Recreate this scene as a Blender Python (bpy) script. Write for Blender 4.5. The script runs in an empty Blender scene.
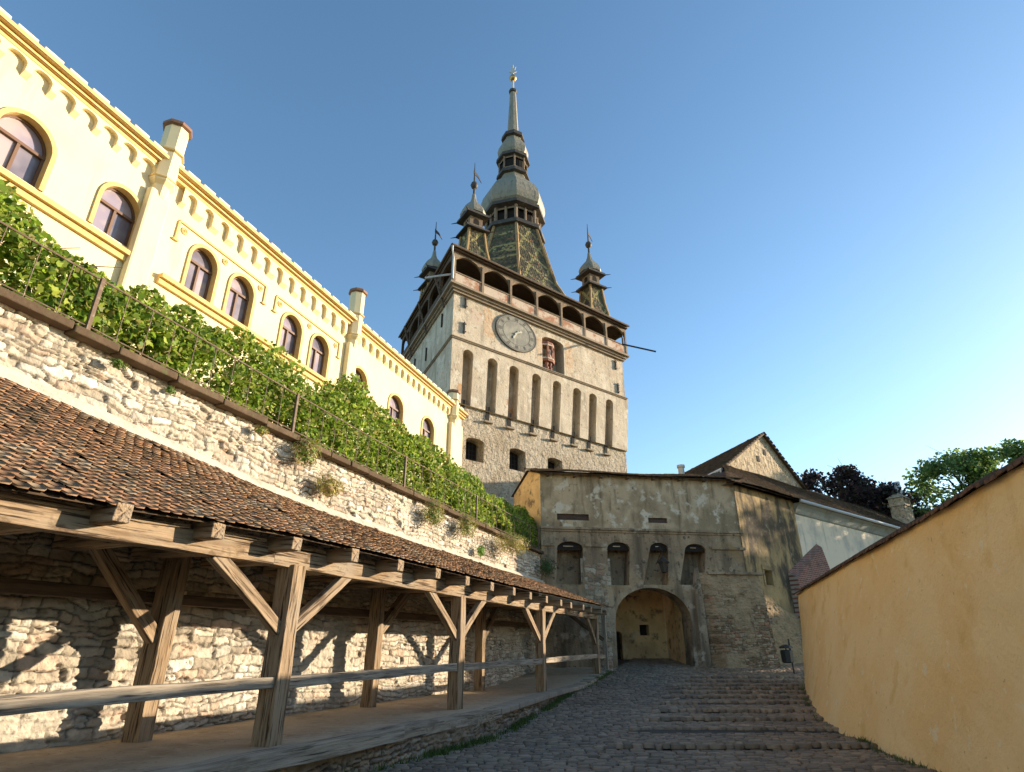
import bpy, math, random
import numpy as np
from mathutils import Vector, Matrix, Euler
R = math.radians
random.seed(7)
S = bpy.context.scene
COL = S.collection

# ------------------------------------------------------------------ camera
cam = bpy.data.objects.new('camera', bpy.data.cameras.new('camera'))
COL.objects.link(cam)
cam.location = (0, 0, 1.6)
cam.rotation_euler = (R(90 + 23.7495), 0, 0)
cam.data.sensor_width = 36
cam.data.lens = 600 / 1024 * 36
cam.data.clip_start = 0.05
cam.data.clip_end = 3000
S.camera = cam
# ------------------------------------------------------------------ sky, sun, exposure
SUN_AZ, SUN_EL = 69.0, 11.8
w = bpy.data.worlds.new('World'); S.world = w; w.use_nodes = True
nt = w.node_tree
bg = nt.nodes['Background']
sky = nt.nodes.new('ShaderNodeTexSky'); sky.sky_type = 'NISHITA'; sky.sun_disc = False
sky.sun_elevation = R(SUN_EL); sky.sun_rotation = R(SUN_AZ)
sky.altitude = 300; sky.air_density = 1.0; sky.dust_density = 0.42; sky.ozone_density = 1.8
hs = nt.nodes.new('ShaderNodeHueSaturation'); hs.inputs['Saturation'].default_value = 1.1; hs.inputs['Hue'].default_value = 0.4975
nt.links.new(sky.outputs[0], hs.inputs['Color']); nt.links.new(hs.outputs[0], bg.inputs[0]); bg.inputs[1].default_value = 0.14
sd = Vector((math.sin(R(SUN_AZ)) * math.cos(R(SUN_EL)), math.cos(R(SUN_AZ)) * math.cos(R(SUN_EL)), math.sin(R(SUN_EL))))
sun = bpy.data.objects.new('sun', bpy.data.lights.new('sun', 'SUN')); COL.objects.link(sun)
sun.data.energy = 4.5; sun.data.angle = R(0.5); sun.data.color = (1.0, 0.83, 0.62)
sun.rotation_euler = sd.to_track_quat('Z', 'Y').to_euler(); sun.location = (40, 20, 40)
S.view_settings.view_transform = 'Standard'; S.view_settings.look = 'None'
S.view_settings.gamma = 1; S.view_settings.use_curve_mapping = False
S.view_settings.exposure = 1.12
S.cycles.max_bounces = 6

# ------------------------------------------------------------------ materials
def mat(name, base, rough=.9, layers=(), bump=(), attr=None, vec=None, spec=.3, metal=0, brick=None, wave=None):
    """layers: (scale, lo, hi, colour[, detail]) noise masks mixed over base; bump: (scale, detail, metres)"""
    m = bpy.data.materials.new(name); m.use_nodes = True
    t = m.node_tree; N = t.nodes; Lk = t.links
    b = N['Principled BSDF']; b.inputs['Roughness'].default_value = rough; b.inputs['Metallic'].default_value = metal
    b.inputs['Specular IOR Level'].default_value = spec
    tc = N.new('ShaderNodeTexCoord')
    def mapped(sc):
        mp = N.new('ShaderNodeMapping'); Lk.new(tc.outputs['Object'], mp.inputs['Vector'])
        mp.inputs['Scale'].default_value = sc if isinstance(sc, (tuple, list)) else (sc, sc, sc)
        return mp.outputs[0]
    def noise(sc, det=8, rg=.6):
        n = N.new('ShaderNodeTexNoise'); n.inputs['Scale'].default_value = 1; n.inputs['Detail'].default_value = det
        n.inputs['Roughness'].default_value = rg; Lk.new(mapped(sc), n.inputs['Vector']); return n.outputs[0]
    if attr:
        a = N.new('ShaderNodeAttribute'); a.attribute_name = attr; col = a.outputs['Color']
    else:
        c = N.new('ShaderNodeRGB'); c.outputs[0].default_value = (*base, 1); col = c.outputs[0]
    bh = None
    if brick:
        sc, c1, c2, mort, bw, rh = brick
        sx = N.new('ShaderNodeSeparateXYZ'); Lk.new(mapped(1), sx.inputs[0])
        cx = N.new('ShaderNodeCombineXYZ'); Lk.new(sx.outputs[0], cx.inputs[0]); Lk.new(sx.outputs[2], cx.inputs[1])
        br = N.new('ShaderNodeTexBrick'); Lk.new(cx.outputs[0], br.inputs['Vector'])
        br.inputs['Scale'].default_value = sc; br.inputs['Color1'].default_value = (*c1, 1); br.inputs['Color2'].default_value = (*c2, 1)
        br.inputs['Mortar'].default_value = (*mort, 1); br.inputs['Brick Width'].default_value = bw; br.inputs['Row Height'].default_value = rh
        br.inputs['Mortar Size'].default_value = .012; br.inputs['Bias'].default_value = 0
        col = br.outputs[0]; bh = br.outputs['Fac']
    for ly in layers:
        sc, lo, hi, c2 = ly[:4]
        mr = N.new('ShaderNodeMapRange'); mr.inputs['From Min'].default_value = lo; mr.inputs['From Max'].default_value = hi
        Lk.new(noise(sc, ly[4] if len(ly) > 4 else 8), mr.inputs['Value'])
        mx = N.new('ShaderNodeMix'); mx.data_type = 'RGBA'
        Lk.new(mr.outputs[0], mx.inputs['Factor']); Lk.new(col, mx.inputs['A'])
        mx.inputs['B'].default_value = (*c2, 1); col = mx.outputs['Result']
    Lk.new(col, b.inputs['Base Color'])
    prev = None
    hs = [(noise(sc, det), d) for sc, det, d in bump]
    if bh: hs.append((bh, -.012))
    for o, d in hs:
        bp = N.new('ShaderNodeBump'); bp.inputs['Strength'].default_value = 1; bp.inputs['Distance'].default_value = abs(d)
        bp.invert = d < 0
        Lk.new(o, bp.inputs['Height'])
        if prev: Lk.new(prev, bp.inputs['Normal'])
        prev = bp.outputs[0]
    if prev: Lk.new(prev, b.inputs['Normal'])
    return m

def leaf_mat(name, trans=.35):
    m = bpy.data.materials.new(name); m.use_nodes = True
    t = m.node_tree; N = t.nodes; Lk = t.links
    b = N['Principled BSDF']; b.inputs['Roughness'].default_value = .55; b.inputs['Specular IOR Level'].default_value = .35
    a = N.new('ShaderNodeAttribute'); a.attribute_name = 'Col'; Lk.new(a.outputs['Color'], b.inputs['Base Color'])
    tr = N.new('ShaderNodeBsdfTranslucent'); Lk.new(a.outputs['Color'], tr.inputs['Color'])
    mx = N.new('ShaderNodeMixShader'); mx.inputs[0].default_value = trans
    Lk.new(b.outputs[0], mx.inputs[1]); Lk.new(tr.outputs[0], mx.inputs[2])
    Lk.new(mx.outputs[0], N['Material Output'].inputs['Surface']); return m

M = {}
M['rubble'] = mat('rubble', (1, 1, 1), .97, attr='Col', spec=.1, bump=((9, 8, .05), (45, 5, .008)))
M['tile'] = mat('tile', (1, 1, 1), 1, spec=.12, attr='Col', layers=((9, .58, .8, (.19, .155, .10)), ((3, 3, 3), .58, .74, (.15, .115, .078))), bump=((40, 4, .004),))
M['sett'] = mat('sett', (1, 1, 1), .7, attr='Col', bump=((30, 5, .006),), spec=.4)
M['mortar'] = mat('mortar', (.05, .043, .032), .95, layers=((3, .5, .7, (.03, .033, .018)),), bump=((30, 5, .01),))
M['wood'] = mat('wood', (.37, .27, .17), .9, spec=.12, layers=(((.9, 14, 14), .45, .62, (.22, .15, .09)), ((.9, 2.2, 2.2), .48, .7, (.32, .265, .20)), ((1.3, 34, 34), .53, .61, (.07, .047, .03)), ((2, 3, 3), .62, .72, (.13, .085, .05))), bump=(((1, 26, 26), 6, .022), ((1.5, 7, 7), 4, .03)))
M['wood_grey'] = mat('wood_grey', (.40, .335, .25), .9, spec=.15, layers=(((.9, 14, 14), .45, .64, (.23, .195, .15)), ((1.3, 34, 34), .54, .64, (.08, .066, .052)), ((1.5, 2.5, 2.5), .6, .72, (.2, .16, .115))), bump=(((1, 26, 26), 6, .022), ((1.5, 7, 7), 4, .03)))
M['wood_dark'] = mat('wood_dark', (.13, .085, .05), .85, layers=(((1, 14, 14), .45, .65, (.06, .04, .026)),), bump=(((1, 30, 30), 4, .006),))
M['floor'] = mat('floor', (.50, .40, .275), .97, spec=.1, layers=((1.2, .45, .65, (.37, .29, .2)), (5, .52, .68, (.54, .45, .33)), (14, .6, .7, (.16, .13, .1))), bump=((12, 8, .012),))
M['yellow'] = mat('yellow', (.775, .66, .41), .85, layers=((.8, .45, .7, (.75, .625, .36)), ((2.4, 2.4, .3), .56, .74, (.66, .53, .30))), bump=((40, 4, .002),))
M['ochre'] = mat('ochre', (.64, .46, .19), .8, layers=((4, .5, .8, (.55, .34, .09)),), bump=((40, 4, .002),))
M['cap'] = mat('cap', (.24, .13, .08), .7, bump=((20, 4, .004),))
M['frame'] = mat('frame', (.16, .09, .055), .5)
M['glass'] = mat('glass', (.27, .235, .30), .12, spec=.6, layers=((1.1, .45, .62, (.4, .33, .33), 2),))
M['glass_dim'] = mat('glass_dim', (.15, .135, .17), .1, spec=.6, layers=((1.4, .45, .65, (.24, .21, .24), 2),))
M['glass_pink'] = mat('glass_pink', (.50, .385, .34), .25, spec=.5, layers=((1.2, .5, .56, (.30, .235, .24), 1),))  # sunlit curtain behind the pane is put into its colour
M['towerplaster'] = mat('towerplaster', (.62, .53, .40), .95, layers=((.45, .44, .6, (.53, .435, .315)), ((2.2, 2.2, .22), .52, .7, (.36, .30, .22)), (.5, .62, .68, (.58, .33, .16)), (3.2, .58, .66, (.34, .28, .2)), (9, .60, .66, (.36, .295, .21)), (1.1, .56, .64, (.68, .6, .47))), bump=((1.3, 9, .07), (8, 8, .035)))
M['towerrough'] = mat('towerrough', (.62, .53, .40), .97, layers=((.6, .45, .62, (.50, .405, .28)), (4.5, .54, .62, (.34, .28, .2)), (11, .58, .65, (.27, .22, .155)), ((1.5, 1.5, .3), .56, .74, (.42, .35, .25)), (1.3, .6, .68, (.68, .6, .48))), bump=((3.2, 9, .45), (9, 6, .1), (1.1, 4, .15)))
M['gallerywood'] = mat('gallerywood', (.27, .20, .135), .9, layers=((4, .5, .7, (.17, .125, .085)),), bump=((9, 6, .02),))
M['innerwood'] = mat('innerwood', (.20, .18, .12), .9, layers=(((1, 9, 9), .45, .6, (.13, .115, .075)),))
M['towerstone'] = mat('towerstone', (.33, .26, .185), .9, layers=((1.5, .5, .7, (.22, .18, .13)),), bump=((9, 6, .02),))
M['patchy'] = mat('patchy', (.58, .47, .36), .95, layers=((1.3, .5, .6, (.4, .2, .12)), (3, .6, .7, (.24, .17, .12))), bump=((9, 6, .02),))
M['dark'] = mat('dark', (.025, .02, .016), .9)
M['iron'] = mat('iron', (.045, .04, .036), .6, layers=((9, .55, .75, (.12, .06, .035)),), metal=.3)
M['rust'] = mat('rust', (.15, .1, .065), .75, layers=((12, .5, .7, (.26, .22, .17)),))
M['zinc'] = mat('zinc', (.31, .275, .20), .6, layers=((1.0, .44, .6, (.27, .26, .19)), ((4, 4, .5), .52, .68, (.15, .14, .105))), bump=((4, 5, .04),), metal=.1, spec=.45)
M['zincdark'] = mat('zincdark', (.075, .065, .055), .6, layers=((2, .5, .7, (.14, .12, .09)),))
M['pipe'] = mat('pipe', (.62, .61, .58), .5, metal=.1)
M['gold'] = mat('gold', (.55, .36, .14), .4, metal=.8)
M['redwood'] = mat('redwood', (.27, .115, .075), .7, layers=((6, .5, .7, (.2, .07, .045)),))
M['skin'] = mat('skin', (.5, .36, .28), .7)
M['clock'] = mat('clock', (.25, .24, .2), .75, layers=((1.4, .45, .65, (.36, .345, .28)), ((4, 4, .5), .55, .75, (.16, .15, .13))), bump=((3, 5, .03),))
M['gate'] = mat('gate', (.43, .315, .20), .95, layers=((.45, .42, .58, (.27, .195, .125)), ((1.8, 1.8, .22), .48, .64, (.14, .105, .07)), (1.2, .56, .64, (.45, .37, .27)), (4, .56, .66, (.10, .078, .055)), (.6, .58, .66, (.31, .205, .105))), bump=((2.5, 9, .08), (14, 6, .02)))
M['gatetop'] = mat('gatetop', (.52, .40, .26), .95, layers=((.5, .44, .56, (.31, .235, .145)), ((2.2, 2.2, .4), .52, .66, (.20, .15, .09)), (1.6, .54, .62, (.62, .55, .43)), (5, .6, .7, (.2, .16, .11))), bump=((2.5, 9, .05), (16, 6, .015)))
M['gateyellow'] = mat('gateyellow', (.43, .295, .135), .95, layers=((.8, .45, .6, (.29, .2, .1)), ((.9, .9, .35), .46, .56, (.09, .07, .045)), (2.4, .56, .66, (.19, .145, .09)), (.9, .6, .7, (.42, .36, .25))), bump=((2.2, 9, .07), (14, 6, .02)))
M['passage'] = mat('passage', (.80, .56, .28), .95, layers=((.8, .42, .6, (.60, .40, .20)), (2.2, .54, .66, (.24, .165, .10)), (1.7, .6, .7, (.66, .54, .36))), bump=((3, 9, .08), (14, 6, .02)))
M['orange'] = mat('orange', (.84, .575, .26), .92, layers=((.5, .44, .56, (.86, .63, .32)), (1.3, .57, .7, (.76, .49, .19)), (3.4, .625, .655, (.84, .68, .42)), ((1.2, 1.2, .4), .64, .78, (.73, .48, .2)), (7, .66, .72, (.50, .33, .15))), bump=((1.1, 7, .09), (18, 7, .014)))
M['white'] = mat('white', (.82, .69, .51), .92, layers=((.7, .5, .7, (.5, .45, .37)), ((3, 3, .3), .58, .75, (.4, .36, .28))), bump=((8, 7, .02),))
M['cove'] = mat('cove', (.33, .34, .29), .9, layers=((1.2, .5, .7, (.25, .22, .16)),), bump=((8, 7, .02),))
M['gable'] = mat('gable', (.62, .495, .33), .95, layers=((.7, .45, .62, (.52, .395, .24)), (1.3, .62, .7, (.46, .26, .16)), (3.2, .54, .62, (.36, .27, .17)), (7, .58, .66, (.22, .165, .105))), bump=((3.5, 9, .3),))
M['brick'] = mat('brick', (0, 0, 0), .9, brick=(1, (.30, .11, .075), (.17, .075, .055), (.36, .31, .25), .3, .11), layers=((2, .55, .75, (.12, .07, .055)),), bump=((20, 5, .01),))
M['soil'] = mat('soil', (.10, .08, .05), .95, layers=((2, .45, .65, (.07, .09, .035)),), bump=((6, 8, .05),))
M['bark'] = mat('bark', (.09, .07, .05), .95, bump=((8, 6, .03),))
M['leaf'] = leaf_mat('leaf', .48); M['leafdry'] = leaf_mat('leafdry', .25)
M['bin'] = mat('bin', (.018, .02, .02), .5, spec=.5)
M['lampglass'] = mat('lampglass', (.05, .055, .055), .1, spec=.6)

def spire_mat():
    m = bpy.data.materials.new('glazed_tiles'); m.use_nodes = True; t = m.node_tree; N = t.nodes; Lk = t.links
    b = N['Principled BSDF']; b.inputs['Roughness'].default_value = .8; b.inputs['Specular IOR Level'].default_value = .2
    tc = N.new('ShaderNodeTexCoord'); mp = N.new('ShaderNodeMapping'); Lk.new(tc.outputs['Object'], mp.inputs[0])
    mp.inputs['Scale'].default_value = (4.6, 4.6, 5.2)
    v = N.new('ShaderNodeTexVoronoi'); v.inputs['Scale'].default_value = 1; v.inputs['Randomness'].default_value = .55; Lk.new(mp.outputs[0], v.inputs['Vector'])
    r = N.new('ShaderNodeValToRGB'); sp = N.new('ShaderNodeSeparateColor'); Lk.new(v.outputs['Color'], sp.inputs[0])
    n = N.new('ShaderNodeTexNoise'); n.inputs['Scale'].default_value = .55; n.inputs['Detail'].default_value = 3; Lk.new(tc.outputs['Object'], n.inputs['Vector'])
    ad = N.new('ShaderNodeMath'); ad.operation = 'MULTIPLY_ADD'; Lk.new(n.outputs[0], ad.inputs[0]); ad.inputs[1].default_value = .8
    ad2 = N.new('ShaderNodeMath'); ad2.operation = 'MULTIPLY'; Lk.new(sp.outputs[0], ad2.inputs[0]); ad2.inputs[1].default_value = .6
    Lk.new(ad2.outputs[0], ad.inputs[2]); Lk.new(ad.outputs[0], r.inputs[0])
    r.color_ramp.interpolation = 'CONSTANT'
    cs = [(0, (.09, .07, .05)), (.5, (.065, .06, .04)), (.6, (.15, .115, .075)), (.7, (.095, .105, .05)), (.8, (.19, .15, .085)), (.88, (.08, .10, .05)), (.95, (.24, .12, .065))]
    e = r.color_ramp.elements
    while len(e) < len(cs): e.new(.5)
    for k, (p, c) in enumerate(cs): e[k].position = p; e[k].color = (*c, 1)
    # lozenges of yellow and green glazed tiles laid across the slopes
    sx = N.new('ShaderNodeSeparateXYZ'); Lk.new(tc.outputs['Object'], sx.inputs[0])
    def mth(op, a, b=None):
        m_ = N.new('ShaderNodeMath'); m_.operation = op
        for q_, val in ((0, a), (1, b)):
            if val is None: continue
            if isinstance(val, (int, float)): m_.inputs[q_].default_value = val
            else: Lk.new(val, m_.inputs[q_])
        return m_.outputs[0]
    hsum = mth('ADD', sx.outputs[0], mth('MULTIPLY', sx.outputs[1], .75))
    d1 = mth('ABSOLUTE', mth('SINE', mth('ADD', mth('MULTIPLY', hsum, 1.9), mth('MULTIPLY', sx.outputs[2], 1.35))))
    d2 = mth('ABSOLUTE', mth('SINE', mth('SUBTRACT', mth('MULTIPLY', hsum, 1.9), mth('MULTIPLY', sx.outputs[2], 1.35))))
    dm = mth('MINIMUM', d1, d2)
    msk = mth('MULTIPLY', mth('LESS_THAN', dm, .26), mth('GREATER_THAN', mth('ADD', n.outputs[0], mth('MULTIPLY', sp.outputs[1], .5)), .68))
    mx = N.new('ShaderNodeMix'); mx.data_type = 'RGBA'; Lk.new(msk, mx.inputs['Factor']); Lk.new(r.outputs[0], mx.inputs['A']); mx.inputs['B'].default_value = (.36, .30, .12, 1)
    mk2 = mth('MULTIPLY', mth('GREATER_THAN', dm, .55), mth('GREATER_THAN', sp.outputs[2], .66))
    mx2 = N.new('ShaderNodeMix'); mx2.data_type = 'RGBA'; Lk.new(mk2, mx2.inputs['Factor']); Lk.new(mx.outputs['Result'], mx2.inputs['A']); mx2.inputs['B'].default_value = (.095, .085, .05, 1)
    Lk.new(mx2.outputs['Result'], b.inputs['Base Color'])
    bp = N.new('ShaderNodeBump'); bp.inputs['Distance'].default_value = .05; Lk.new(v.outputs['Distance'], bp.inputs['Height']); Lk.new(bp.outputs[0], b.inputs['Normal'])
    return m
M['spire'] = spire_mat()

# ------------------------------------------------------------------ helpers
def tag(o, label=None, cat=None, group=None, kind=None):
    if label: o['label'] = label
    if cat: o['category'] = cat
    if group: o['group'] = group
    if kind: o['kind'] = kind
    return o
def empty(name, label, cat, loc=(0, 0, 0), rz=0, group=None):
    o = bpy.data.objects.new(name, None); COL.objects.link(o); o.empty_display_size = .3
    o.location = loc; o.rotation_euler = (0, 0, R(rz)); return tag(o, label, cat, group)

class MB:
    def __init__(s): s.v = []; s.f = []
    def poly(s, pts):
        i = len(s.v); s.v += [tuple(p) for p in pts]; s.f.append(tuple(range(i, i + len(pts)))); return s
    def box(s, x0, x1, y0, y1, z0, z1, sk=None):
        i = len(s.v)
        p = [(x0, y0, z0), (x1, y0, z0), (x1, y1, z0), (x0, y1, z0), (x0, y0, z1), (x1, y0, z1), (x1, y1, z1), (x0, y1, z1)]
        s.v += [sk(*q) for q in p] if sk else p
        s.f += [tuple(i + k for k in q) for q in ((3, 2, 1, 0), (4, 5, 6, 7), (0, 1, 5, 4), (1, 2, 6, 5), (2, 3, 7, 6), (3, 0, 4, 7))]; return s
    def loft(s, rings, close=True, cap0=True, cap1=True):
        n = len(rings[0]); i = len(s.v)
        for r_ in rings: s.v += [tuple(p) for p in r_]
        for a in range(len(rings) - 1):
            for k in range(n if close else n - 1):
                k2 = (k + 1) % n
                s.f.append((i + a * n + k, i + a * n + k2, i + (a + 1) * n + k2, i + (a + 1) * n + k))
        if cap0: s.f.append(tuple(i + k for k in reversed(range(n))))
        if cap1: s.f.append(tuple(i + (len(rings) - 1) * n + k for k in range(n)))
        return s
    def lathe(s, prof, n=8, c=(0, 0, 0), rot=0.0):
        return s.loft([[(c[0] + r_ * math.cos(rot + 2 * math.pi * k / n), c[1] + r_ * math.sin(rot + 2 * math.pi * k / n), c[2] + z) for k in range(n)] for r_, z in prof])
    def tube(s, pts, rad, n=6):
        pts = [Vector(p) for p in pts]; rings = []
        if not isinstance(rad, (list, tuple)): rad = [rad] * len(pts)
        for k, p in enumerate(pts):
            d = (pts[min(k + 1, len(pts) - 1)] - pts[max(k - 1, 0)]).normalized()
            a = d.cross(Vector((0, 0, 1)) if abs(d.z) < .95 else Vector((1, 0, 0))).normalized(); b = d.cross(a)
            rings.append([p + (a * math.cos(2 * math.pi * j / n) + b * math.sin(2 * math.pi * j / n)) * rad[k] for j in range(n)])
        return s.loft(rings)
    def build(s, name, m, parent=None, smooth=False, bevel=0):
        me = bpy.data.meshes.new(name); me.from_pydata([tuple(q) for q in s.v], [], s.f); me.materials.append(m)
        if smooth:
            for p in me.polygons: p.use_smooth = True
        o = bpy.data.objects.new(name, me); COL.objects.link(o)
        if parent: o.parent = parent
        if bevel:
            b = o.modifiers.new('bevel', 'BEVEL'); b.width = bevel; b.segments = 2; b.limit_method = 'ANGLE'
        return o

def arch_pts(xl, xr, zs, rise, n=14):
    if rise <= 0: return [(xl, zs), (xr, zs)]
    c = (xl + xr) / 2; h = (xr - xl) / 2
    return [(c - h * math.cos(math.pi * k / n), zs + rise * math.sin(math.pi * k / n)) for k in range(n + 1)]
def wall_open(mb, x0, x1, z0, z1, ops, y=0, back=None, sk=None):
    """front wall at y with openings (xl,xr,zb,zs,rise,d); reveals go to y+d; sk maps every point"""
    T = sk or (lambda a, b, c: (a, b, c))
    P = lambda pts, mbx=mb: mbx.poly([T(*p) for p in pts])
    left = [(x0, y, z1), (x0, y, z0)]
    for o in sorted(ops, key=lambda q: q['xl']):
        xl, xr, zb, zs, d = o['xl'], o['xr'], o['zb'], o['zs'], o['d']; xlb, xrb = o.get('xlb', xl), o.get('xrb', xr)
        ap = arch_pts(xl, xr, zs, o.get('rise', 0))
        P(left + [(xlb, y, z0)] + ([(xlb, y, zb)] if zb > z0 else []) + [(xl, y, zs), (xl, y, z1)])
        if zb > z0: P([(xlb, y, z0), (xrb, y, z0), (xrb, y, zb), (xlb, y, zb)])
        for (a, b) in zip(ap, ap[1:]): P([(a[0], y, a[1]), (b[0], y, b[1]), (b[0], y, z1), (a[0], y, z1)])
        out = [(xlb, zb)] + ap + [(xrb, zb)]
        sp = o.get('splay', 0)
        def inn(q):
            c = (xl + xr) / 2; return (q[0] + (c - q[0]) * sp, q[1])
        seq = list(zip(out, out[1:])) + ([(out[-1], out[0])] if zb > z0 else [])
        for a, b in seq:
            ia, ib = inn(a), inn(b)
            P([(a[0], y, a[1]), (b[0], y, b[1]), (ib[0], y + d, ib[1]), (ia[0], y + d, ia[1])])
        if o.get('back', True): P([(inn(q)[0], y + d, inn(q)[1]) for q in out], back or mb)
        left = [(xr, y, z1), (xr, y, zs)] + ([(xrb, y, zb)] if zb > z0 else []) + [(xrb, y, z0)]
    P(left + [(x1, y, z0), (x1, y, z1)])
def arch_ring(mb, xl, xr, zb, zs, rise, wd, y0, y1, n=14):
    a = [(xl, zb)] + arch_pts(xl, xr, zs, rise, n) + [(xr, zb)]
    b = [(xl - wd, zb)] + arch_pts(xl - wd, xr + wd, zs, rise + wd, n) + [(xr + wd, zb)]
    for k in range(len(a) - 1):
        q = [a[k], a[k + 1], b[k + 1], b[k]]
        mb.poly([(p[0], y0, p[1]) for p in q])
        mb.poly([(b[k][0], y0, b[k][1]), (b[k + 1][0], y0, b[k + 1][1]), (b[k + 1][0], y1, b[k + 1][1]), (b[k][0], y1, b[k][1])])
        mb.poly([(a[k][0], y0, a[k][1]), (a[k + 1][0], y0, a[k + 1][1]), (a[k + 1][0], y1, a[k + 1][1]), (a[k][0], y1, a[k][1])])

def mesh_np(name, V, groups, m, parent=None, col=None, smooth=False):
    me = bpy.data.meshes.new(name); V = np.asarray(V, np.float32)
    me.vertices.add(len(V)); me.vertices.foreach_set('co', V.ravel())
    loops = np.concatenate([np.asarray(g, np.int32).ravel() for g in groups])
    tot = np.concatenate([np.full(len(g), np.asarray(g).shape[1], np.int32) for g in groups])
    st = np.concatenate([[0], np.cumsum(tot)[:-1]]).astype(np.int32)
    me.loops.add(len(loops)); me.loops.foreach_set('vertex_index', loops)
    me.polygons.add(len(tot)); me.polygons.foreach_set('loop_start', st); me.polygons.foreach_set('loop_total', tot)
    if smooth: me.polygons.foreach_set('use_smooth', np.ones(len(tot), bool))
    me.update(calc_edges=True); me.validate()
    if col is not None:
        a = me.color_attributes.new('Col', 'FLOAT_COLOR', 'POINT')
        a.data.foreach_set('color', np.concatenate([col, np.ones((len(col), 1))], 1).astype(np.float32).ravel())
    me.materials.append(m)
    o = bpy.data.objects.new(name, me); COL.objects.link(o)
    if parent: o.parent = parent
    return o
_tab = np.random.default_rng(3).random((256, 256))
def vn(x, y, seed=0):
    x = x + seed * 17.31; y = y + seed * 9.77
    xi = np.floor(x).astype(int); yi = np.floor(y).astype(int); fx = x - xi; fy = y - yi
    fx = fx * fx * (3 - 2 * fx); fy = fy * fy * (3 - 2 * fy)
    g = lambda a, b: _tab[a % 256, b % 256]
    return (g(xi, yi) * (1 - fx) + g(xi + 1, yi) * fx) * (1 - fy) + (g(xi, yi + 1) * (1 - fx) + g(xi + 1, yi + 1) * fx) * fy
def fbm(x, y, seed=0, o=4):
    t = 0; a = .5
    for k in range(o): t = t + a * vn(x, y, seed + k * 3); x = x * 2.03; y = y * 2.03; a *= .5
    return t / (1 - .5 ** o)
def sstep(a, b, x):
    t = np.clip((x - a) / (b - a), 0, 1); return t * t * (3 - 2 * t)
def rubble(name, F, u0, u1, v0, v1, res, parent, seed=1, rows=(.10, .24), wid=(.18, .55), relief=.07, pal=None, mortar=(.5, .43, .33), fill=.5, m=None, edge=.034, rough=.035, smooth=True):
    rng = np.random.default_rng(seed)
    nu = int((u1 - u0) / res) + 1; nv = max(int((v1 - v0) / (res * .85)) + 1, 4)
    U, Vv = np.meshgrid(np.linspace(u0, u1, nu), np.linspace(v0, v1, nv))
    wu = U + .12 * (fbm(U * 2.3, Vv * 2.3, seed) - .5) * 2 + .05 * (fbm(U * 11, Vv * 11, seed + 3, 3) - .5); wv = Vv + .16 * (fbm(U * .9, Vv * 1.2, seed + 5) - .5) * 2 + .07 * (vn(U * 4, Vv * 4, seed + 8) - .5) + .045 * (fbm(U * 10, Vv * 12, seed + 9, 3) - .5)
    rh = rng.uniform(*rows, 400); rb = v0 - .6 + np.concatenate([[0], np.cumsum(rh)])
    ri = np.clip(np.searchsorted(rb, wv.ravel()) - 1, 0, 398).reshape(wv.shape)
    sd_ = np.zeros_like(U); du = np.zeros_like(U); dv = np.minimum(wv - rb[ri], rb[ri + 1] - wv)
    for r_ in np.unique(ri):
        k = ri == r_
        ws = rng.uniform(*wid, int((u1 - u0 + 4) / wid[0]) + 4) * (.6 + .5 * rh[r_] / rows[1]); ub = u0 - 2 + np.concatenate([[0], np.cumsum(ws)]) + rng.random() * .5
        x = wu[k]; ci = np.clip(np.searchsorted(ub, x) - 1, 0, len(ub) - 2)
        du[k] = np.minimum(x - ub[ci], ub[ci + 1] - x); sd_[k] = (ci * 131 + r_ * 7919) % 65521
    h = sd_.astype(np.int64)
    r1 = _tab[h % 256, (h // 256) % 256]; r2 = _tab[(h * 7 + 13) % 256, (h // 3) % 256]; r3 = _tab[(h * 3 + 5) % 256, (h // 7) % 256]
    rr = edge
    e = 1 - np.sqrt(np.clip(1 - du / rr, 0, 1) ** 2 + np.clip(1 - dv / rr, 0, 1) ** 2)
    e = np.clip(e, 0, 1)
    stone = sstep(0, .75, e + (fbm(U * 14, Vv * 14, seed + 2, 3) - .5) * .5)
    smear = sstep(fill, fill + .2, fbm(U * .8, Vv * 1.3, seed + 20))
    H = relief * (stone * (.55 + .45 * r1) * (1 - .55 * smear) + smear * .5) + rough * (fbm(U * 9, Vv * 13, seed + 30) - .5) * 1.6 + .05 * (fbm(U * .6, Vv * .6, seed + 33) - .5)
    H -= relief * .8 * (r3 > .95) * stone
    pit = sstep(.68, .78, fbm(U * 5, Vv * 9, seed + 50, 4)); H -= pit * relief * .8
    pal = np.array(pal); c = pal[(r2 * len(pal)).astype(int) % len(pal)] * (.8 + .4 * r1)[..., None]
    c = c * (.75 + .5 * fbm(U * 9, Vv * 9, seed + 40))[..., None]
    mt = np.array(mortar) * (.7 + .6 * fbm(U * 4, Vv * 4, seed + 44))[..., None]
    sm = np.clip(smear * .85, 0, 1)[..., None]
    c = c * (1 - sm) + mt * sm
    gap = ((1 - stone) * (1 - smear * .8))[..., None]
    c = c * (1 - gap) + gap * mt * .3
    P = F(U.ravel(), Vv.ravel(), H.ravel())
    i = np.arange(nu * nv).reshape(nv, nu)
    q = np.stack([i[:-1, :-1], i[:-1, 1:], i[1:, 1:], i[1:, :-1]], -1).reshape(-1, 4)
    return mesh_np(name, P, [q], m or M['rubble'], parent, c.reshape(-1, 3), smooth)

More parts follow.
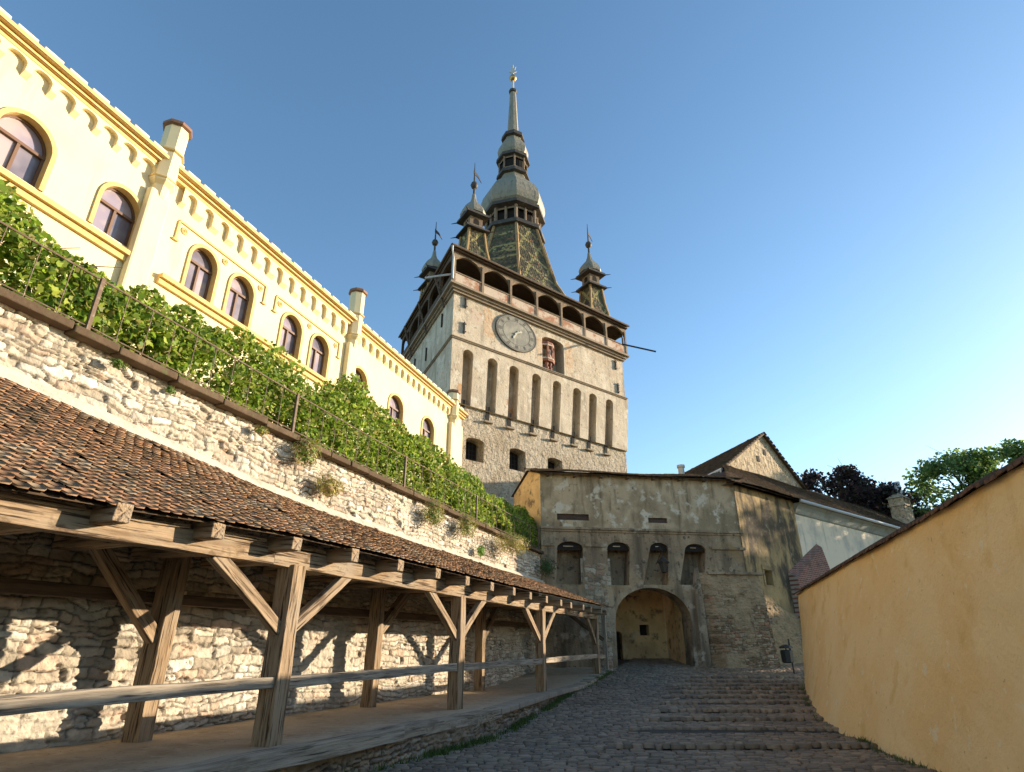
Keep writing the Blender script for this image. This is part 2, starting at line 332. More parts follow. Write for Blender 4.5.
def tile_roof(name, F, ulen, vlen, parent, tw=.17, ex=.15, seed=1, pal=None, u0=0.0, th=.018, mask=None):
    """F(u,v,h) -> xyz; v=0 at the eave"""
    rng = np.random.default_rng(seed); pal = np.array(pal)
    nr = int(vlen / ex) + 1; nc = int(ulen / tw) + 1
    rr, cc = np.meshgrid(np.arange(nr), np.arange(nc), indexing='ij'); rr = rr.ravel(); cc = cc.ravel(); n = len(rr)
    uc = u0 + (cc + .5 * (rr % 2)) * tw + rng.normal(0, .006, n); vt = rr * ex - .03 + rng.normal(0, .012, n)
    if mask is not None:
        kp = mask(uc, vt); uc, vt, rr, cc = uc[kp], vt[kp], rr[kp], cc[kp]; n = len(uc)
    L = ex * 1.7; hw = tw * .485
    ou = np.array([-1, 1, 1, .62, -.62, -1]) * hw; ov = np.array([L, L, .04, 0, 0, .04])
    oh = np.where(ov > ex, .004, .04)
    lift = rng.random(n) * .014 + (rng.random(n) > .97) * .02
    tw_ = rng.normal(0, .01, n)
    u = uc[:, None] + ou[None] + tw_[:, None] * (ov[None] / L); v = np.minimum(vt[:, None] + ov[None], vlen + .02)
    hb = oh[None] * 1.0 + lift[:, None]
    U = np.concatenate([u, u], 1).ravel(); Vv = np.concatenate([v, v], 1).ravel(); H = np.concatenate([hb + th, hb], 1).ravel()
    P = F(U, Vv, H)
    b = (np.arange(n) * 12)[:, None]
    top = b + np.arange(6)[None]; bot = b + np.array([11, 10, 9, 8, 7, 6])[None]
    side = np.concatenate([b + np.array([[k, (k + 1) % 6, 6 + (k + 1) % 6, 6 + k]]) for k in range(6)], 0)
    t = fbm(uc * .5, vt * .7, seed)
    ix = (np.clip(rng.random(n) * .75 + (t - .5) * .9 + .12, 0, .999) * len(pal)).astype(int)
    c = pal[ix] * rng.uniform(.75, 1.2, n)[:, None]
    return mesh_np(name, P, [top, bot, side], M['tile'], parent, np.repeat(c, 12, 0))
TP_SHED = [(.12, .088, .058), (.18, .12, .075), (.22, .14, .083), (.27, .155, .09), (.31, .175, .10), (.25, .16, .095), (.33, .205, .125), (.25, .18, .115), (.3, .235, .165)]
TP_OLD = [(.10, .078, .052), (.13, .095, .062), (.165, .115, .07), (.19, .12, .073), (.15, .115, .08)]

def leaves(name, P, size, cols, m, parent=None, seed=1, up=.3, shape=None, nrm=None):
    """P (n,3) centres; one lobed leaf polygon each"""
    rng = np.random.default_rng(seed); n = len(P)
    d = rng.normal(0, 1, (n, 3)); d[:, 2] += up
    if nrm is not None: d += nrm
    d /= np.linalg.norm(d, axis=1)[:, None]
    a = np.cross(d, rng.normal(0, 1, (n, 3))); a /= np.linalg.norm(a, axis=1)[:, None]; b = np.cross(d, a)
    s = size * rng.uniform(.6, 1.3, n)
    sh = np.array(shape or [(-.5, -.1, 0), (-.3, -.5, .1), (.3, -.5, .1), (.5, -.1, 0), (.22, .12, -.08), (0, .55, .05), (-.22, .12, -.08)])
    k = len(sh)
    V = P[:, None] + (a[:, None] * sh[None, :, :1] + b[:, None] * sh[None, :, 1:2] + d[:, None] * sh[None, :, 2:]) * s[:, None, None]
    c = np.array(cols)[rng.integers(0, len(cols), n)] * rng.uniform(.7, 1.3, n)[:, None]
    f = np.arange(n * k).reshape(n, k)
    return mesh_np(name, V.reshape(-1, 3), [f], m, parent, np.repeat(c, k, 0))

def timber(name, p0, p1, w_, h_, m, parent, up=(0, 0, 1), seg=None, jit=.008, bevel=.012):
    """squared timber lying along its own local X so that the grain runs along it"""
    p0, p1 = Vector(p0), Vector(p1); d = p1 - p0; L = d.length; X = d / L
    Y = Vector(up).cross(X).normalized(); Z = X.cross(Y)
    seg = seg or max(2, int(L / .45)); mb = MB(); rings = []
    b0, b1 = random.uniform(-1, 1) * jit * 1.5, random.uniform(-1, 1) * jit * 1.5
    for k in range(seg + 1):
        t = k / seg; bow = math.sin(math.pi * t); j = lambda: random.uniform(-jit, jit)
        rings.append([(t * L, sy * w_ / 2 + j() + b0 * bow, sz * h_ / 2 + j() + b1 * bow) for sy, sz in ((-1, -1), (1, -1), (1, 1), (-1, 1))])
    mb.loft(rings)
    o = mb.build(name, m, parent, False, bevel)
    o.matrix_local = Matrix.Translation(p0) @ Matrix((X, Y, Z)).transposed().to_4x4()
    return o

# lane frame: local x runs up the lane (s), local y away to the left (p)
LANE = 90 - 20.9
cL, sL = math.cos(R(LANE)), math.sin(R(LANE))
def lane(s, p, z=0): return (s * cL - p * sL, s * sL + p * cL, z)
def lane_np(s, p, z): return np.stack([s * cL - p * sL, s * sL + p * cL, z + 0 * s], 1)
GX = [-30, 0, 8, 14, 19, 24, 29.3, 34, 60]; GZ = [-.1, 0, -.05, -.05, .14, .42, .87, 1.2, 1.5]
def gnd(Y): return np.interp(Y, GX, GZ)

def rebase(E, off):
    """move an empty (built at its frame's origin) to its base point without moving its parts"""
    off = Vector(off)
    for c in COL.objects:
        if c.parent is E: c.location = c.location - off
    E.location = E.location + E.rotation_euler.to_matrix() @ off

# ================================================================== SETTING
g = MB(); n = 24
g.poly([(-900, -900, -.55), (900, -900, -.55), (900, 900, -.55), (-900, 900, -.55)])
tag(g.build('ground', M['soil']), kind='structure')
EDS = [-6, 6, 8, 9.6, 13.1, 16, 19.8, 24, 26.4, 28.5]; EDP = [5.95, 5.84, 5.82, 5.58, 5.34, 5.6, 5.95, 6.0, 6.1, 6.1]
def edge_p(s): return np.interp(s, EDS, EDP)
def lane_of(X, Y): return X * cL + Y * sL, -X * sL + Y * cL

def base_p(s): return np.interp(s, [-6, 0, 5, 8, 10, 12, 13.3, 15.2, 16.5, 18.3, 24, 26.6], [-4.4, -3.8, -3.2, -2.75, -2.45, -2.12, -1.78, -1.46, -1.15, -1.0, -1.1, -1.25])
def top_p(s): return np.interp(s, [-6, 0, 5, 8.3, 9.4, 11.9, 15.9, 24.4, 26.6], [-4.9, -4.1, -3.5, -3.13, -2.99, -2.79, -2.39, -1.68, -1.56])
STEPY = [12.54, 14.72, 16.3, 17.75, 19.4, 20.6, 21.8, 22.8, 23.75, 24.8, 25.85, 26.9]
def road_z(X, Y):
    z = gnd(Y)
    k = np.clip(np.searchsorted(STEPY, Y) - 1, 0, len(STEPY) - 2)
    y0 = np.array(STEPY)[k]; y1 = np.array(STEPY)[k + 1]
    f = np.clip((Y - y0) / (y1 - y0), 0, 1)
    xs = np.interp(Y, [10, 12.5, 14.7, 17.6, 21.8, 26], [1.5, 1.2, 2.0, 3.2, 4.6, 6.2]) 
    on = sstep(0, .8, X - xs) * (Y > STEPY[0]) * (Y < STEPY[-1])
    return z + on * (1 - f) * .085
def make_road():
    rng = np.random.default_rng(11)
    # bed of earth and grit under the setts
    xs = np.linspace(-9, 18, 109); ys = np.linspace(-4, 36, 161)
    X, Y = np.meshgrid(xs, ys); Z = road_z(X, Y) - .035 + .02 * (fbm(X * 3, Y * 3, 4) - .5)
    i = np.arange(X.size).reshape(X.shape); q = np.stack([i[:-1, :-1], i[:-1, 1:], i[1:, 1:], i[1:, :-1]], -1).reshape(-1, 4)
    c = np.tile(np.array([.06, .048, .034]), (X.size, 1))
    bed = np.stack([X.ravel(), Y.ravel(), Z.ravel()], 1)
    cs = []; y = 6.0
    rot = R(-4)
    while y < 34.5:
        d = rng.uniform(.11, .165)
        if y > 33: d = .25
        # the row follows the step noses on the right
        x = -6.0 + rng.uniform(0, .2)
        while x < 15:
            wd = rng.uniform(.13, .27); cx = x + wd / 2; cy = y + d / 2 + (cx - 4) * math.tan(rot) * 0.35
            s, p = lane_of(cx, cy)
            if p < edge_p(s) + .1 and (p > base_p(s) - .25 or s > 26.4) and s < 40:
                cs.append((cx, cy, wd, d))
            x += wd
        y += d
    cs = np.array(cs); n = len(cs)
    a = np.array([(-1, -1), (1, -1), (1, 1), (-1, 1)])
    gap = rng.uniform(.005, .014, n)
    hx = cs[:, 2] / 2 - gap; hy = cs[:, 3] / 2 - gap
    rings = []
    jit = rng.normal(0, .008, (n, 4, 2))
    zo = rng.normal(0, .008, n); tilt = rng.normal(0, .018, (n, 2))
    for sc, dz in ((1.0, -.07), (1.0, -.006), (.8, .009)):
        px = cs[:, None, 0] + a[None, :, 0] * hx[:, None] * sc + jit[:, :, 0]; py = cs[:, None, 1] + a[None, :, 1] * hy[:, None] * sc + jit[:, :, 1]
        base = road_z(cs[:, 0], cs[:, 1] - hy * .0) + zo
        slope = (gnd(cs[:, 1] + .1) - gnd(cs[:, 1] - .1)) / .2
        pz = base[:, None] + dz + (py - cs[:, None, 1]) * (slope + tilt[:, 0])[:, None] + (px - cs[:, None, 0]) * tilt[:, 1][:, None]
        rings.append(np.stack([px, py, pz], -1))
    V = np.concatenate(rings, 1).reshape(-1, 3)
    b = (np.arange(n) * 12)[:, None]
    fs = [b + np.array([[8, 9, 10, 11]])]
    for r_ in (0, 4):
        for k in range(4): fs.append(b + np.array([[r_ + k, r_ + (k + 1) % 4, r_ + 4 + (k + 1) % 4, r_ + 4 + k]]))
    pal = np.array([(.215, .168, .118), (.245, .19, .132), (.18, .142, .105), (.27, .208, .145), (.205, .155, .106)])
    sc_ = pal[rng.integers(0, 5, n)] * rng.uniform(.75, 1.25, n)[:, None] * (.75 + .5 * fbm(cs[:, 0] * .5, cs[:, 1] * .5, 9))[:, None]
    right = sstep(0, 3, cs[:, 0] - np.interp(cs[:, 1], [10, 20, 26], [2, 4, 6]))[:, None]
    sc_ = sc_ * (1 - right) + sc_ * np.array([1.12, 1.0, .86]) * right
    cc = np.repeat(sc_, 12, 0); 
    allV = np.concatenate([bed, V]); allF = np.concatenate(fs, 0) + len(bed)
    col = np.concatenate([c, cc])
    tag(mesh_np('road', allV, [q, allF], M['sett'], None, col, False), kind='structure')
make_road()

# raised floor of the covered walkway
def make_floor():
    s = np.linspace(-6, 28.2, 180); t = np.linspace(0, 1, 20)
    Sg, T = np.meshgrid(s, t); p = edge_p(Sg) + .12 + T * (9.15 - edge_p(Sg) - .12)
    z = np.maximum(np.interp(Sg, [0, 20, 26], [.41, .44, .5]), gnd(Sg * sL + p * cL) + .07) + .035 * (fbm(Sg * 1.5, p * 1.5, 6) - .5)
    i = np.arange(Sg.size).reshape(Sg.shape); q = np.stack([i[:-1, :-1], i[:-1, 1:], i[1:, 1:], i[1:, :-1]], -1).reshape(-1, 4)
    tag(mesh_np('pavement', lane_np(Sg.ravel(), p.ravel(), z.ravel()), [q], M['floor'], None, None, True), kind='structure')
make_floor()
# terrace behind the retaining wall, where the vine grows
tb = MB(); A = [lane(-6, 9.2), lane(28, 9.2), lane(34, 17), lane(-6, 24)]
tb.poly([(x, y, 5.75) for x, y, _ in A]); tag(tb.build('terrace_soil', M['soil']), kind='structure')

# ================================================================== RETAINING WALL
PAL_W = [(.62, .55, .44), (.68, .61, .5), (.55, .48, .37), (.62, .53, .41), (.58, .45, .34), (.70, .65, .55), (.47, .41, .32), (.66, .58, .46)]
W = empty('stone_wall', 'tall pale rubble stone retaining wall with a brown coping, behind the timber walkway', 'wall', rz=LANE)
wt_ = lambda s: np.interp(s, [-6, 4, 10, 15, 27], [6.02, 5.98, 5.82, 5.74, 5.70])
rubble('masonry', lambda u, v, h: np.stack([u, 8.98 - h + .02 * v, v * wt_(u) / 6.0], 1), -5, 28.0, .2, 6.0, .021, W, 2, rows=(.06, .18), wid=(.16, .5), relief=.07, pal=[tuple(.86 * q for q in c) for c in PAL_W], mortar=(.52, .465, .375), fill=.54, edge=.022, smooth=False)
b = MB(); b.poly([(-5, 9.3, 0), (28, 9.3, 0), (28, 9.3, 5.6), (-5, 9.3, 5.6)]); b.box(28.0, 28.03, 9.0, 9.3, 0, 5.6); b.build('backing', M['mortar'], W)
s = -5.0; k = 0
cop = MB()
while s < 27.2:
    L = random.uniform(.7, 1.3); e = min(s + L, 27.3); z = float(wt_((s + e) / 2)) + random.uniform(-.01, .01)
    cop.box(s + .008, e - .008, 8.82 + random.uniform(-.02, .02), 9.28, z - .03, z + .1); s = e
cop.build('coping', mat('coping', (.10, .07, .045), .95, spec=.1, layers=((2, .5, .7, (.16, .115, .075)), (6, .6, .7, (.1, .11, .05))), bump=((12, 7, .02),)), W, bevel=.02)
rebase(W, (12, 9.1, .3))

# ================================================================== KERB WALL
Kw = empty('kerb_wall', 'low rough stone kerb wall edging the cobbles below the timber walkway', 'low wall', rz=LANE)
def kz(u, v): 
    x = u * cL - edge_p(u) * sL; y = u * sL + edge_p(u) * cL
    z0 = gnd(y) - .08; z1 = np.maximum(np.interp(u, [0, 20, 26], [.40, .43, .5]), z0 + .16); return z0 + v * (z1 - z0)
PAL_K = [(.30, .25, .18), (.36, .29, .2), (.24, .2, .15), (.33, .24, .16), (.4, .35, .27)]
rubble('masonry', lambda u, v, h: np.stack([u, edge_p(u) + .1 - h, kz(u, v / .6)], 1), -4, 28.3, 0, .6, .025, Kw, 5, rows=(.07, .17), wid=(.14, .42), relief=.06, pal=PAL_K, mortar=(.27, .22, .15), fill=.52, edge=.02, smooth=False)
cop = MB(); s = 13.4
while s < 27.9:
    e = min(s + random.uniform(.5, 1.1), 28); p0 = float(edge_p((s + e) / 2)); q0, q1 = float(edge_p(s)), float(edge_p(e)); z = max(float(np.interp(s, [0, 20, 26], [.42, .45, .51])), float(gnd(s * sL + p0 * cL)) + .1)
    cop.loft([[(s + .01, q0 - .03, z - .1), (s + .01, q0 + .42, z - .1), (s + .01, q0 + .42, z + .02), (s + .01, q0 - .03, z + .02)], [(e - .01, q1 - .03, z - .1), (e - .01, q1 + .42, z - .1), (e - .01, q1 + .42, z + .02), (e - .01, q1 - .03, z + .02)]]); s = e
cop.build('coping', mat('kerbstone', (.34, .29, .22), .9, layers=((2, .5, .7, (.22, .19, .15)),), bump=((10, 7, .02),)), Kw, bevel=.02)
rebase(Kw, (12, 5.6, 0))

# ================================================================== TIMBER WALKWAY (covered passage)
E = empty('covered_walkway', 'old open timber walkway with a mossy tiled lean-to roof against the stone wall', 'covered walkway', rz=LANE)
FP = [1.3, 7.5, 13.26, 19.2, 26.35]; PF = 6.38
zb_ = lambda s: float(np.interp(s, [1, 3.5, 5.5, 7.4, 9, 20, 26], [2.74, 2.76, 2.82, 2.87, 2.88, 2.87, 2.92]))
for k, s in enumerate(FP):
    wd = .30 if k < 2 else .26
    po = timber('post', (s, PF, .36), (s, PF, zb_(s) - .12), wd, .27, M['wood'], E, up=(1, 0, 0), jit=.012)
    dl, dr = (1.5, 1.42) if k < 4 else (1.35, .6)
    for dx in (-dl, dr):
        if k == 4 and dx > 0: continue
        timber('brace', (s + math.copysign(.10, dx), PF, 1.86), (s + dx, PF, zb_(s + dx) - .10), .13, .17, M['wood'], E)
    if s < 26: pass
timber('post', (27.75, 6.3, .5), (27.75, 6.3, 3.0), .18, .18, M['wood_grey'], E, up=(1, 0, 0))
timber('brace', (27.7, 6.35, 2.0), (27.0, 7.6, 3.0), .13, .14, M['wood_dark'], E)
for a, b_ in ((-4, 7.0), (7.0, 16.4), (16.4, 26.7)):
    timber('beam', (a, PF, zb_(a) - .02), (b_ - .005, PF, zb_(b_) - .02), .2, .27, M['wood'], E, seg=20)
EP = lambda s: np.interp(s, [-4, 5, 7, 9.5, 28], [6.02, 6.0, 5.9, 5.82, 5.80]); EZ = lambda s: np.interp(s, [-4, 3.2, 4.2, 5.4, 7.1, 9.6, 15, 26], [2.88, 2.90, 2.94, 3.0, 3.06, 3.08, 3.1, 3.24])
ties = [-.9, .4, 1.7, 3.05, 4.34, 5.64, 6.95, 8.27, 9.67, 11.04, 12.45, 13.84, 15.2, 16.6, 18.0, 19.4, 20.8, 22.2, 23.6, 25.0, 26.2]
for k, s in enumerate(ties):
    timber('tie_beam', (s, float(EP(s)) - .03 + random.uniform(-.05, .04), zb_(s) + .105), (s + random.uniform(-.1, .1), 8.9, zb_(s) + .14), .2, .19, M['wood'] if s > 3 else M['wood_dark'], E, seg=4, jit=.01)
    e = ties[k + 1] if k + 1 < len(ties) else s + .5
    timber('plate', (s + .16, PF - .02, zb_(s) + .145), (e - .18, PF - .02, zb_(e) + .145), .24, .055, M['wood'], E, seg=3)
rp = [(1.2, 0), (7.22, -1), (13.02, 1), (19.2, 1), (25.4, 1)]
for s, side in rp:
    timber('post', (s, 8.42, .38), (s + .03, 8.42, 2.95), .32 if s < 9 else .28, .24, M['wood'], E, up=(1, 0, 0), jit=.012)
    if side: timber('brace', (s + side * .1, 8.40, 1.75 if side < 0 else 1.95), (s + side * 1.35, 8.40, 2.95), .16, .2, M['wood'], E)
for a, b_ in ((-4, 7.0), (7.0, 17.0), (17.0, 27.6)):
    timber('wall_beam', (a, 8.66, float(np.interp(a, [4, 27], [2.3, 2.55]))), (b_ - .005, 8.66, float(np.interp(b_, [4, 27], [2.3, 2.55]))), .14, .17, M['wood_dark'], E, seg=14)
rs = [1.3, 7.5, 13.26, 19.2, 26.35, 27.75]; rz_ = lambda s: float(np.interp(s, [3.9, 7.4, 13, 19, 26], [1.10, 1.18, 1.25, 1.30, 1.36]))
for a, b_ in zip(rs, rs[1:]):
    timber('rail', (a + .13, PF - .04, rz_(a + .1) + random.uniform(-.02, .02)), (b_ - .12, PF - .04, rz_(b_ - .1) + random.uniform(-.02, .02)), .11, .15, M['wood_grey'], E, seg=8, jit=.012)
for a, b_ in ((-4, 4.2), (4.2, 9.75), (9.75, 13.5)):
    timber('sill', (a, float(edge_p(a)) + .16, .37), (b_ - .01, float(edge_p(b_)) + .14, .37), .3, .2, M['wood_grey'], E, seg=10, jit=.012)
TZ = lambda s: np.interp(s, [-4, 4.3, 6.9, 9, 11.2, 15, 28], [5.2, 4.92, 4.73, 4.57, 4.46, 4.42, 4.36])
def FR(u, v, h):
    t = v / 3.65; sag = .03 * np.sin(u * 1.1) * np.sin(np.pi * np.clip(t, 0, 1)) + .03 * (fbm(u * .7, v * .7, 3) - .5)
    return np.stack([u, EP(u) + t * (8.97 - EP(u)) - h * .4, EZ(u) + t * (TZ(u) - EZ(u)) + sag + h * .92], 1)
tile_roof('roof_tiles', FR, 31.3, 3.62, E, .15, .132, 3, TP_SHED, u0=-4)
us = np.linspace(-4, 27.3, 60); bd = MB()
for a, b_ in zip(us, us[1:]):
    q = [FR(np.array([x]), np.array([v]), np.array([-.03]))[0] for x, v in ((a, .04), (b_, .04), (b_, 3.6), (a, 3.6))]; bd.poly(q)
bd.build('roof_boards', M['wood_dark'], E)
fl = MB()
for a, b_ in zip(us, us[1:]):
    q = [FR(np.array([x]), np.array([v]), np.array([hh]))[0] for x, v, hh in ((a, 3.42, .05), (b_, 3.42, .05), (b_, 3.66, .16), (a, 3.66, .16))]; fl.poly(q)
fl.build('mortar_flashing', M['rubble'] if False else mat('lime', (.52, .46, .37), .95, layers=((3, .5, .7, (.36, .31, .24)),), bump=((14, 6, .02),)), E)
rebase(E, (12, 7, .42))

# ================================================================== IRON FENCE on the wall
F_ = empty('iron_fence', 'thin rusty iron railing on top of the stone wall in front of the grapevine', 'fence', rz=LANE)
fps = [-4.2, .5, 5.25, 10.0, 14.85, 20.0, 25.85, 27.1]
fz = lambda s: float(wt_(s)) + .08; ft = lambda s: fz(s) + 1.0
for s in fps: MB().box(s - .03, s + .03, 9.0, 9.06, fz(s), ft(s) + .03).build('post', M['rust'], F_)
for a, b_ in zip(fps, fps[1:]):
    MB().tube([(a, 9.03, ft(a)), (b_, 9.03, ft(b_))], .016, 6).build('rail', M['rust'], F_)
    MB().tube([(a, 9.03, fz(a) + .16), (b_, 9.03, fz(b_) + .16)], .011, 5).build('rail', M['rust'], F_)
    nb = max(2, int((b_ - a) / .47))
    for k in range(1, nb):
        s = a + (b_ - a) * k / nb; MB().tube([(s, 9.03, fz(s) + .02), (s, 9.03, ft(s))], .0085, 5).build('bar', M['rust'], F_)
rebase(F_, (12, 9.03, 5.9))

# ================================================================== GRAPEVINE
def vine():
    rng = np.random.default_rng(21); n = 90000
    s = rng.uniform(-2, 28.2, n); q = rng.random(n)
    top = np.interp(s, [-2, 4, 7, 9.5, 12, 15.5, 20, 24, 28.2], [7.75, 7.85, 7.95, 8.1, 8.4, 8.3, 7.85, 7.7, 7.5]) + 1.5 * (fbm(s * 1.1, q * 0, 2, 3) - .5)
    p = 9.15 + rng.beta(1.1, 1.9, n) * 1.9
    prof = 1 - np.clip((9.75 - p) / .6, 0, 1) ** 2 * .5
    z = 5.85 + (top - 5.85) * prof * rng.beta(1.15, .85, n)
    dens = fbm(s * 1.3, z * 1.6, 12, 3)
    keep = dens > .385 + .22 * (rng.random(n) - .5) + .07 * (z < 6.4)
    P = lane_np(s, p, z)[keep]
    cols = [(.22, .33, .035), (.28, .40, .045), (.15, .26, .03), (.34, .45, .055), (.42, .48, .08), (.09, .17, .02), (.25, .30, .05), (.36, .33, .10)]
    v = leaves('foliage', P, .105, cols, M['leaf'], None, 4, .5, nrm=np.array([cL * 0 + sL * .7, -cL * .7, .2]))
    return v
V_ = empty('grapevine', 'long leafy green grapevine hedge between the iron railing and the yellow building', 'grapevine', rz=0)
vine().parent = V_
vs = MB()
for k in range(44):
    s = -2 + k * .68 + random.uniform(-.2, .2); p = random.uniform(9.5, 10.1); pts = []
    for j in range(6):
        pts.append(lane(s + random.uniform(-.15, .15) * j * .6, p + random.uniform(-.1, .1), 5.7 + j * .4))
    vs.tube(pts, [.035, .03, .025, .02, .014, .008], 5)
vs.build('stems', M['bark'], V_)
rebase(V_, lane(12, 9.8, 5.75))

# ================================================================== PLANTS ON THE WALL AND KERB
def tuft(name, label, s, p, z, r, hgt, n, cols, group, size=.07, seed=1, cat='plant', droop=.0):
    rng = np.random.default_rng(seed)
    o = empty(name, label, cat, lane(s, p, z), LANE, group)
    m = int(n * 1.0); d = rng.normal(0, 1, (m, 3)); d /= np.linalg.norm(d, axis=1)[:, None]; q = rng.random(m) ** .5
    lob = .75 + .5 * fbm(d[:, 0] * 2 + 7, d[:, 2] * 2 + seed, seed)
    P = d * (q * lob)[:, None] * np.array([r, r * .55, hgt]); P[:, 1] -= r * .35; P[:, 2] += hgt * .15
    leaves('foliage', P, size, cols, M['leafdry'], o, seed, .6, shape=[(-.18, -.5, 0), (.18, -.5, 0), (.1, .55, .05), (-.1, .55, .05)])
    st = MB()
    for k in range(14):
        e = P[k * 7 % m]; st.tube([(0, .05, -.02), tuple(e * .55 + np.array([0, 0, .03])), tuple(e)], [.008, .006, .003], 4)
    st.build('stems', M['bark'], o); return o
dry = [(.42, .36, .09), (.32, .33, .07), (.48, .38, .13), (.22, .24, .05), (.34, .22, .10)]
grn = [(.10, .2, .03), (.15, .24, .04), (.2, .24, .06)]
GW = 'plants growing out of the stone wall'
tuft('wall_plant', 'yellow-green shrub just under the coping, left of all other large wall shrubs', 10.25, 8.9, 5.55, .42, .36, 900, dry + grn, GW, seed=1)
tuft('wall_plant', 'pale dry shrub on the wall diagonally below the leftmost large shrub', 11.1, 8.88, 5.0, .45, .3, 900, dry, GW, seed=2)
tuft('wall_plant', 'round olive shrub on the wall under the middle of the iron railing', 16.1, 8.86, 5.3, .55, .42, 1100, dry + grn, GW, seed=3)
tuft('wall_plant', 'bushy olive shrub on the wall right of the round one, just above the roof', 18.4, 8.86, 5.35, .6, .42, 1100, dry + grn[:1], GW, seed=4)
tuft('wall_plant', 'wide yellowish shrub spilling over the wall near its far end', 22.0, 8.84, 5.3, 1.2, .45, 1700, dry, GW, seed=5)
tuft('wall_plant', 'small dark green ivy tuft at the far end of the wall by the grey gatehouse', 26.9, 8.8, 5.0, .7, .5, 900, [(.04, .09, .02), (.07, .13, .03)], GW, seed=6)
tuft('wall_plant', 'tiny green cushion plant on the wall nearest the left edge of the photo', 5.75, 8.9, 5.72, .16, .09, 260, grn, GW, .05, seed=7)
tuft('wall_plant', 'very small green cushion plant below the coping, second from the left', 6.75, 8.9, 5.68, .11, .07, 180, grn, GW, .05, seed=8)
tuft('wall_plant', 'small brownish plant just under the coping beside the left railing post of the middle', 8.9, 8.9, 5.66, .2, .1, 300, dry + grn, GW, .05, seed=9)
tuft('wall_plant', 'bright green small weed on the wall between the olive shrubs and the roof', 19.9, 8.86, 4.78, .25, .22, 300, [(.16, .3, .03), (.2, .34, .05)], GW, .08, seed=10)
def weeds():
    rng = np.random.default_rng(5); n = 9000; s = rng.uniform(8, 27.5, n)
    dens = fbm(s * .9, s * 0, 3, 3); k = dens + rng.normal(0, .12, n) > .5; s = s[k]; n = len(s)
    off = np.abs(rng.normal(0, .10, n)); p = edge_p(s) + .02 - off
    x = s * cL - p * sL; y = s * sL + p * cL; z = gnd(y)
    h = rng.uniform(.05, .16, n) * np.exp(-off * 3); a = rng.uniform(0, 6.28, n); wd = .012
    dx = np.cos(a); dy = np.sin(a); ln = rng.normal(0, .4, (n, 2)) * h[:, None]
    V = np.stack([np.stack([x - dx * wd, y - dy * wd, z], 1), np.stack([x + dx * wd, y + dy * wd, z], 1), np.stack([x + ln[:, 0], y + ln[:, 1], z + h], 1)], 1)
    c = np.array([(.07, .13, .025), (.1, .16, .03), (.15, .17, .05), (.05, .1, .02)])[rng.integers(0, 4, n)]
    o = mesh_np('weeds', V.reshape(-1, 3), [np.arange(n * 3).reshape(n, 3)], M['leafdry'], None, np.repeat(c, 3, 0))
    tag(o, 'low green weeds and grass along the foot of the stone kerb wall', 'weeds', kind='stuff')
    n = 3000; rng = np.random.default_rng(8); s = rng.uniform(9, 26, n); k = fbm(s * 1.2, s * 0, 8, 3) + rng.normal(0, .1, n) > .58; s = s[k]; n = len(s)
    off = np.abs(rng.normal(0, .06, n)); p = base_p(s) + .02 + off; x = s * cL - p * sL; y = s * sL + p * cL; z = road_z(x, y) - .01
    h = rng.uniform(.04, .13, n); a = rng.uniform(0, 6.28, n); dx = np.cos(a); dy = np.sin(a); ln = rng.normal(0, .4, (n, 2)) * h[:, None]
    V = np.stack([np.stack([x - dx * wd, y - dy * wd, z], 1), np.stack([x + dx * wd, y + dy * wd, z], 1), np.stack([x + ln[:, 0], y + ln[:, 1], z + h], 1)], 1)
    c = np.array([(.07, .12, .03), (.1, .13, .03), (.13, .12, .05)])[rng.integers(0, 3, n)]
    o = mesh_np('weeds', V.reshape(-1, 3), [np.arange(n * 3).reshape(n, 3)], M['leafdry'], None, np.repeat(c, 3, 0))
    tag(o, 'sparse short weeds along the foot of the ochre wall on the right', 'weeds', kind='stuff')
weeds()

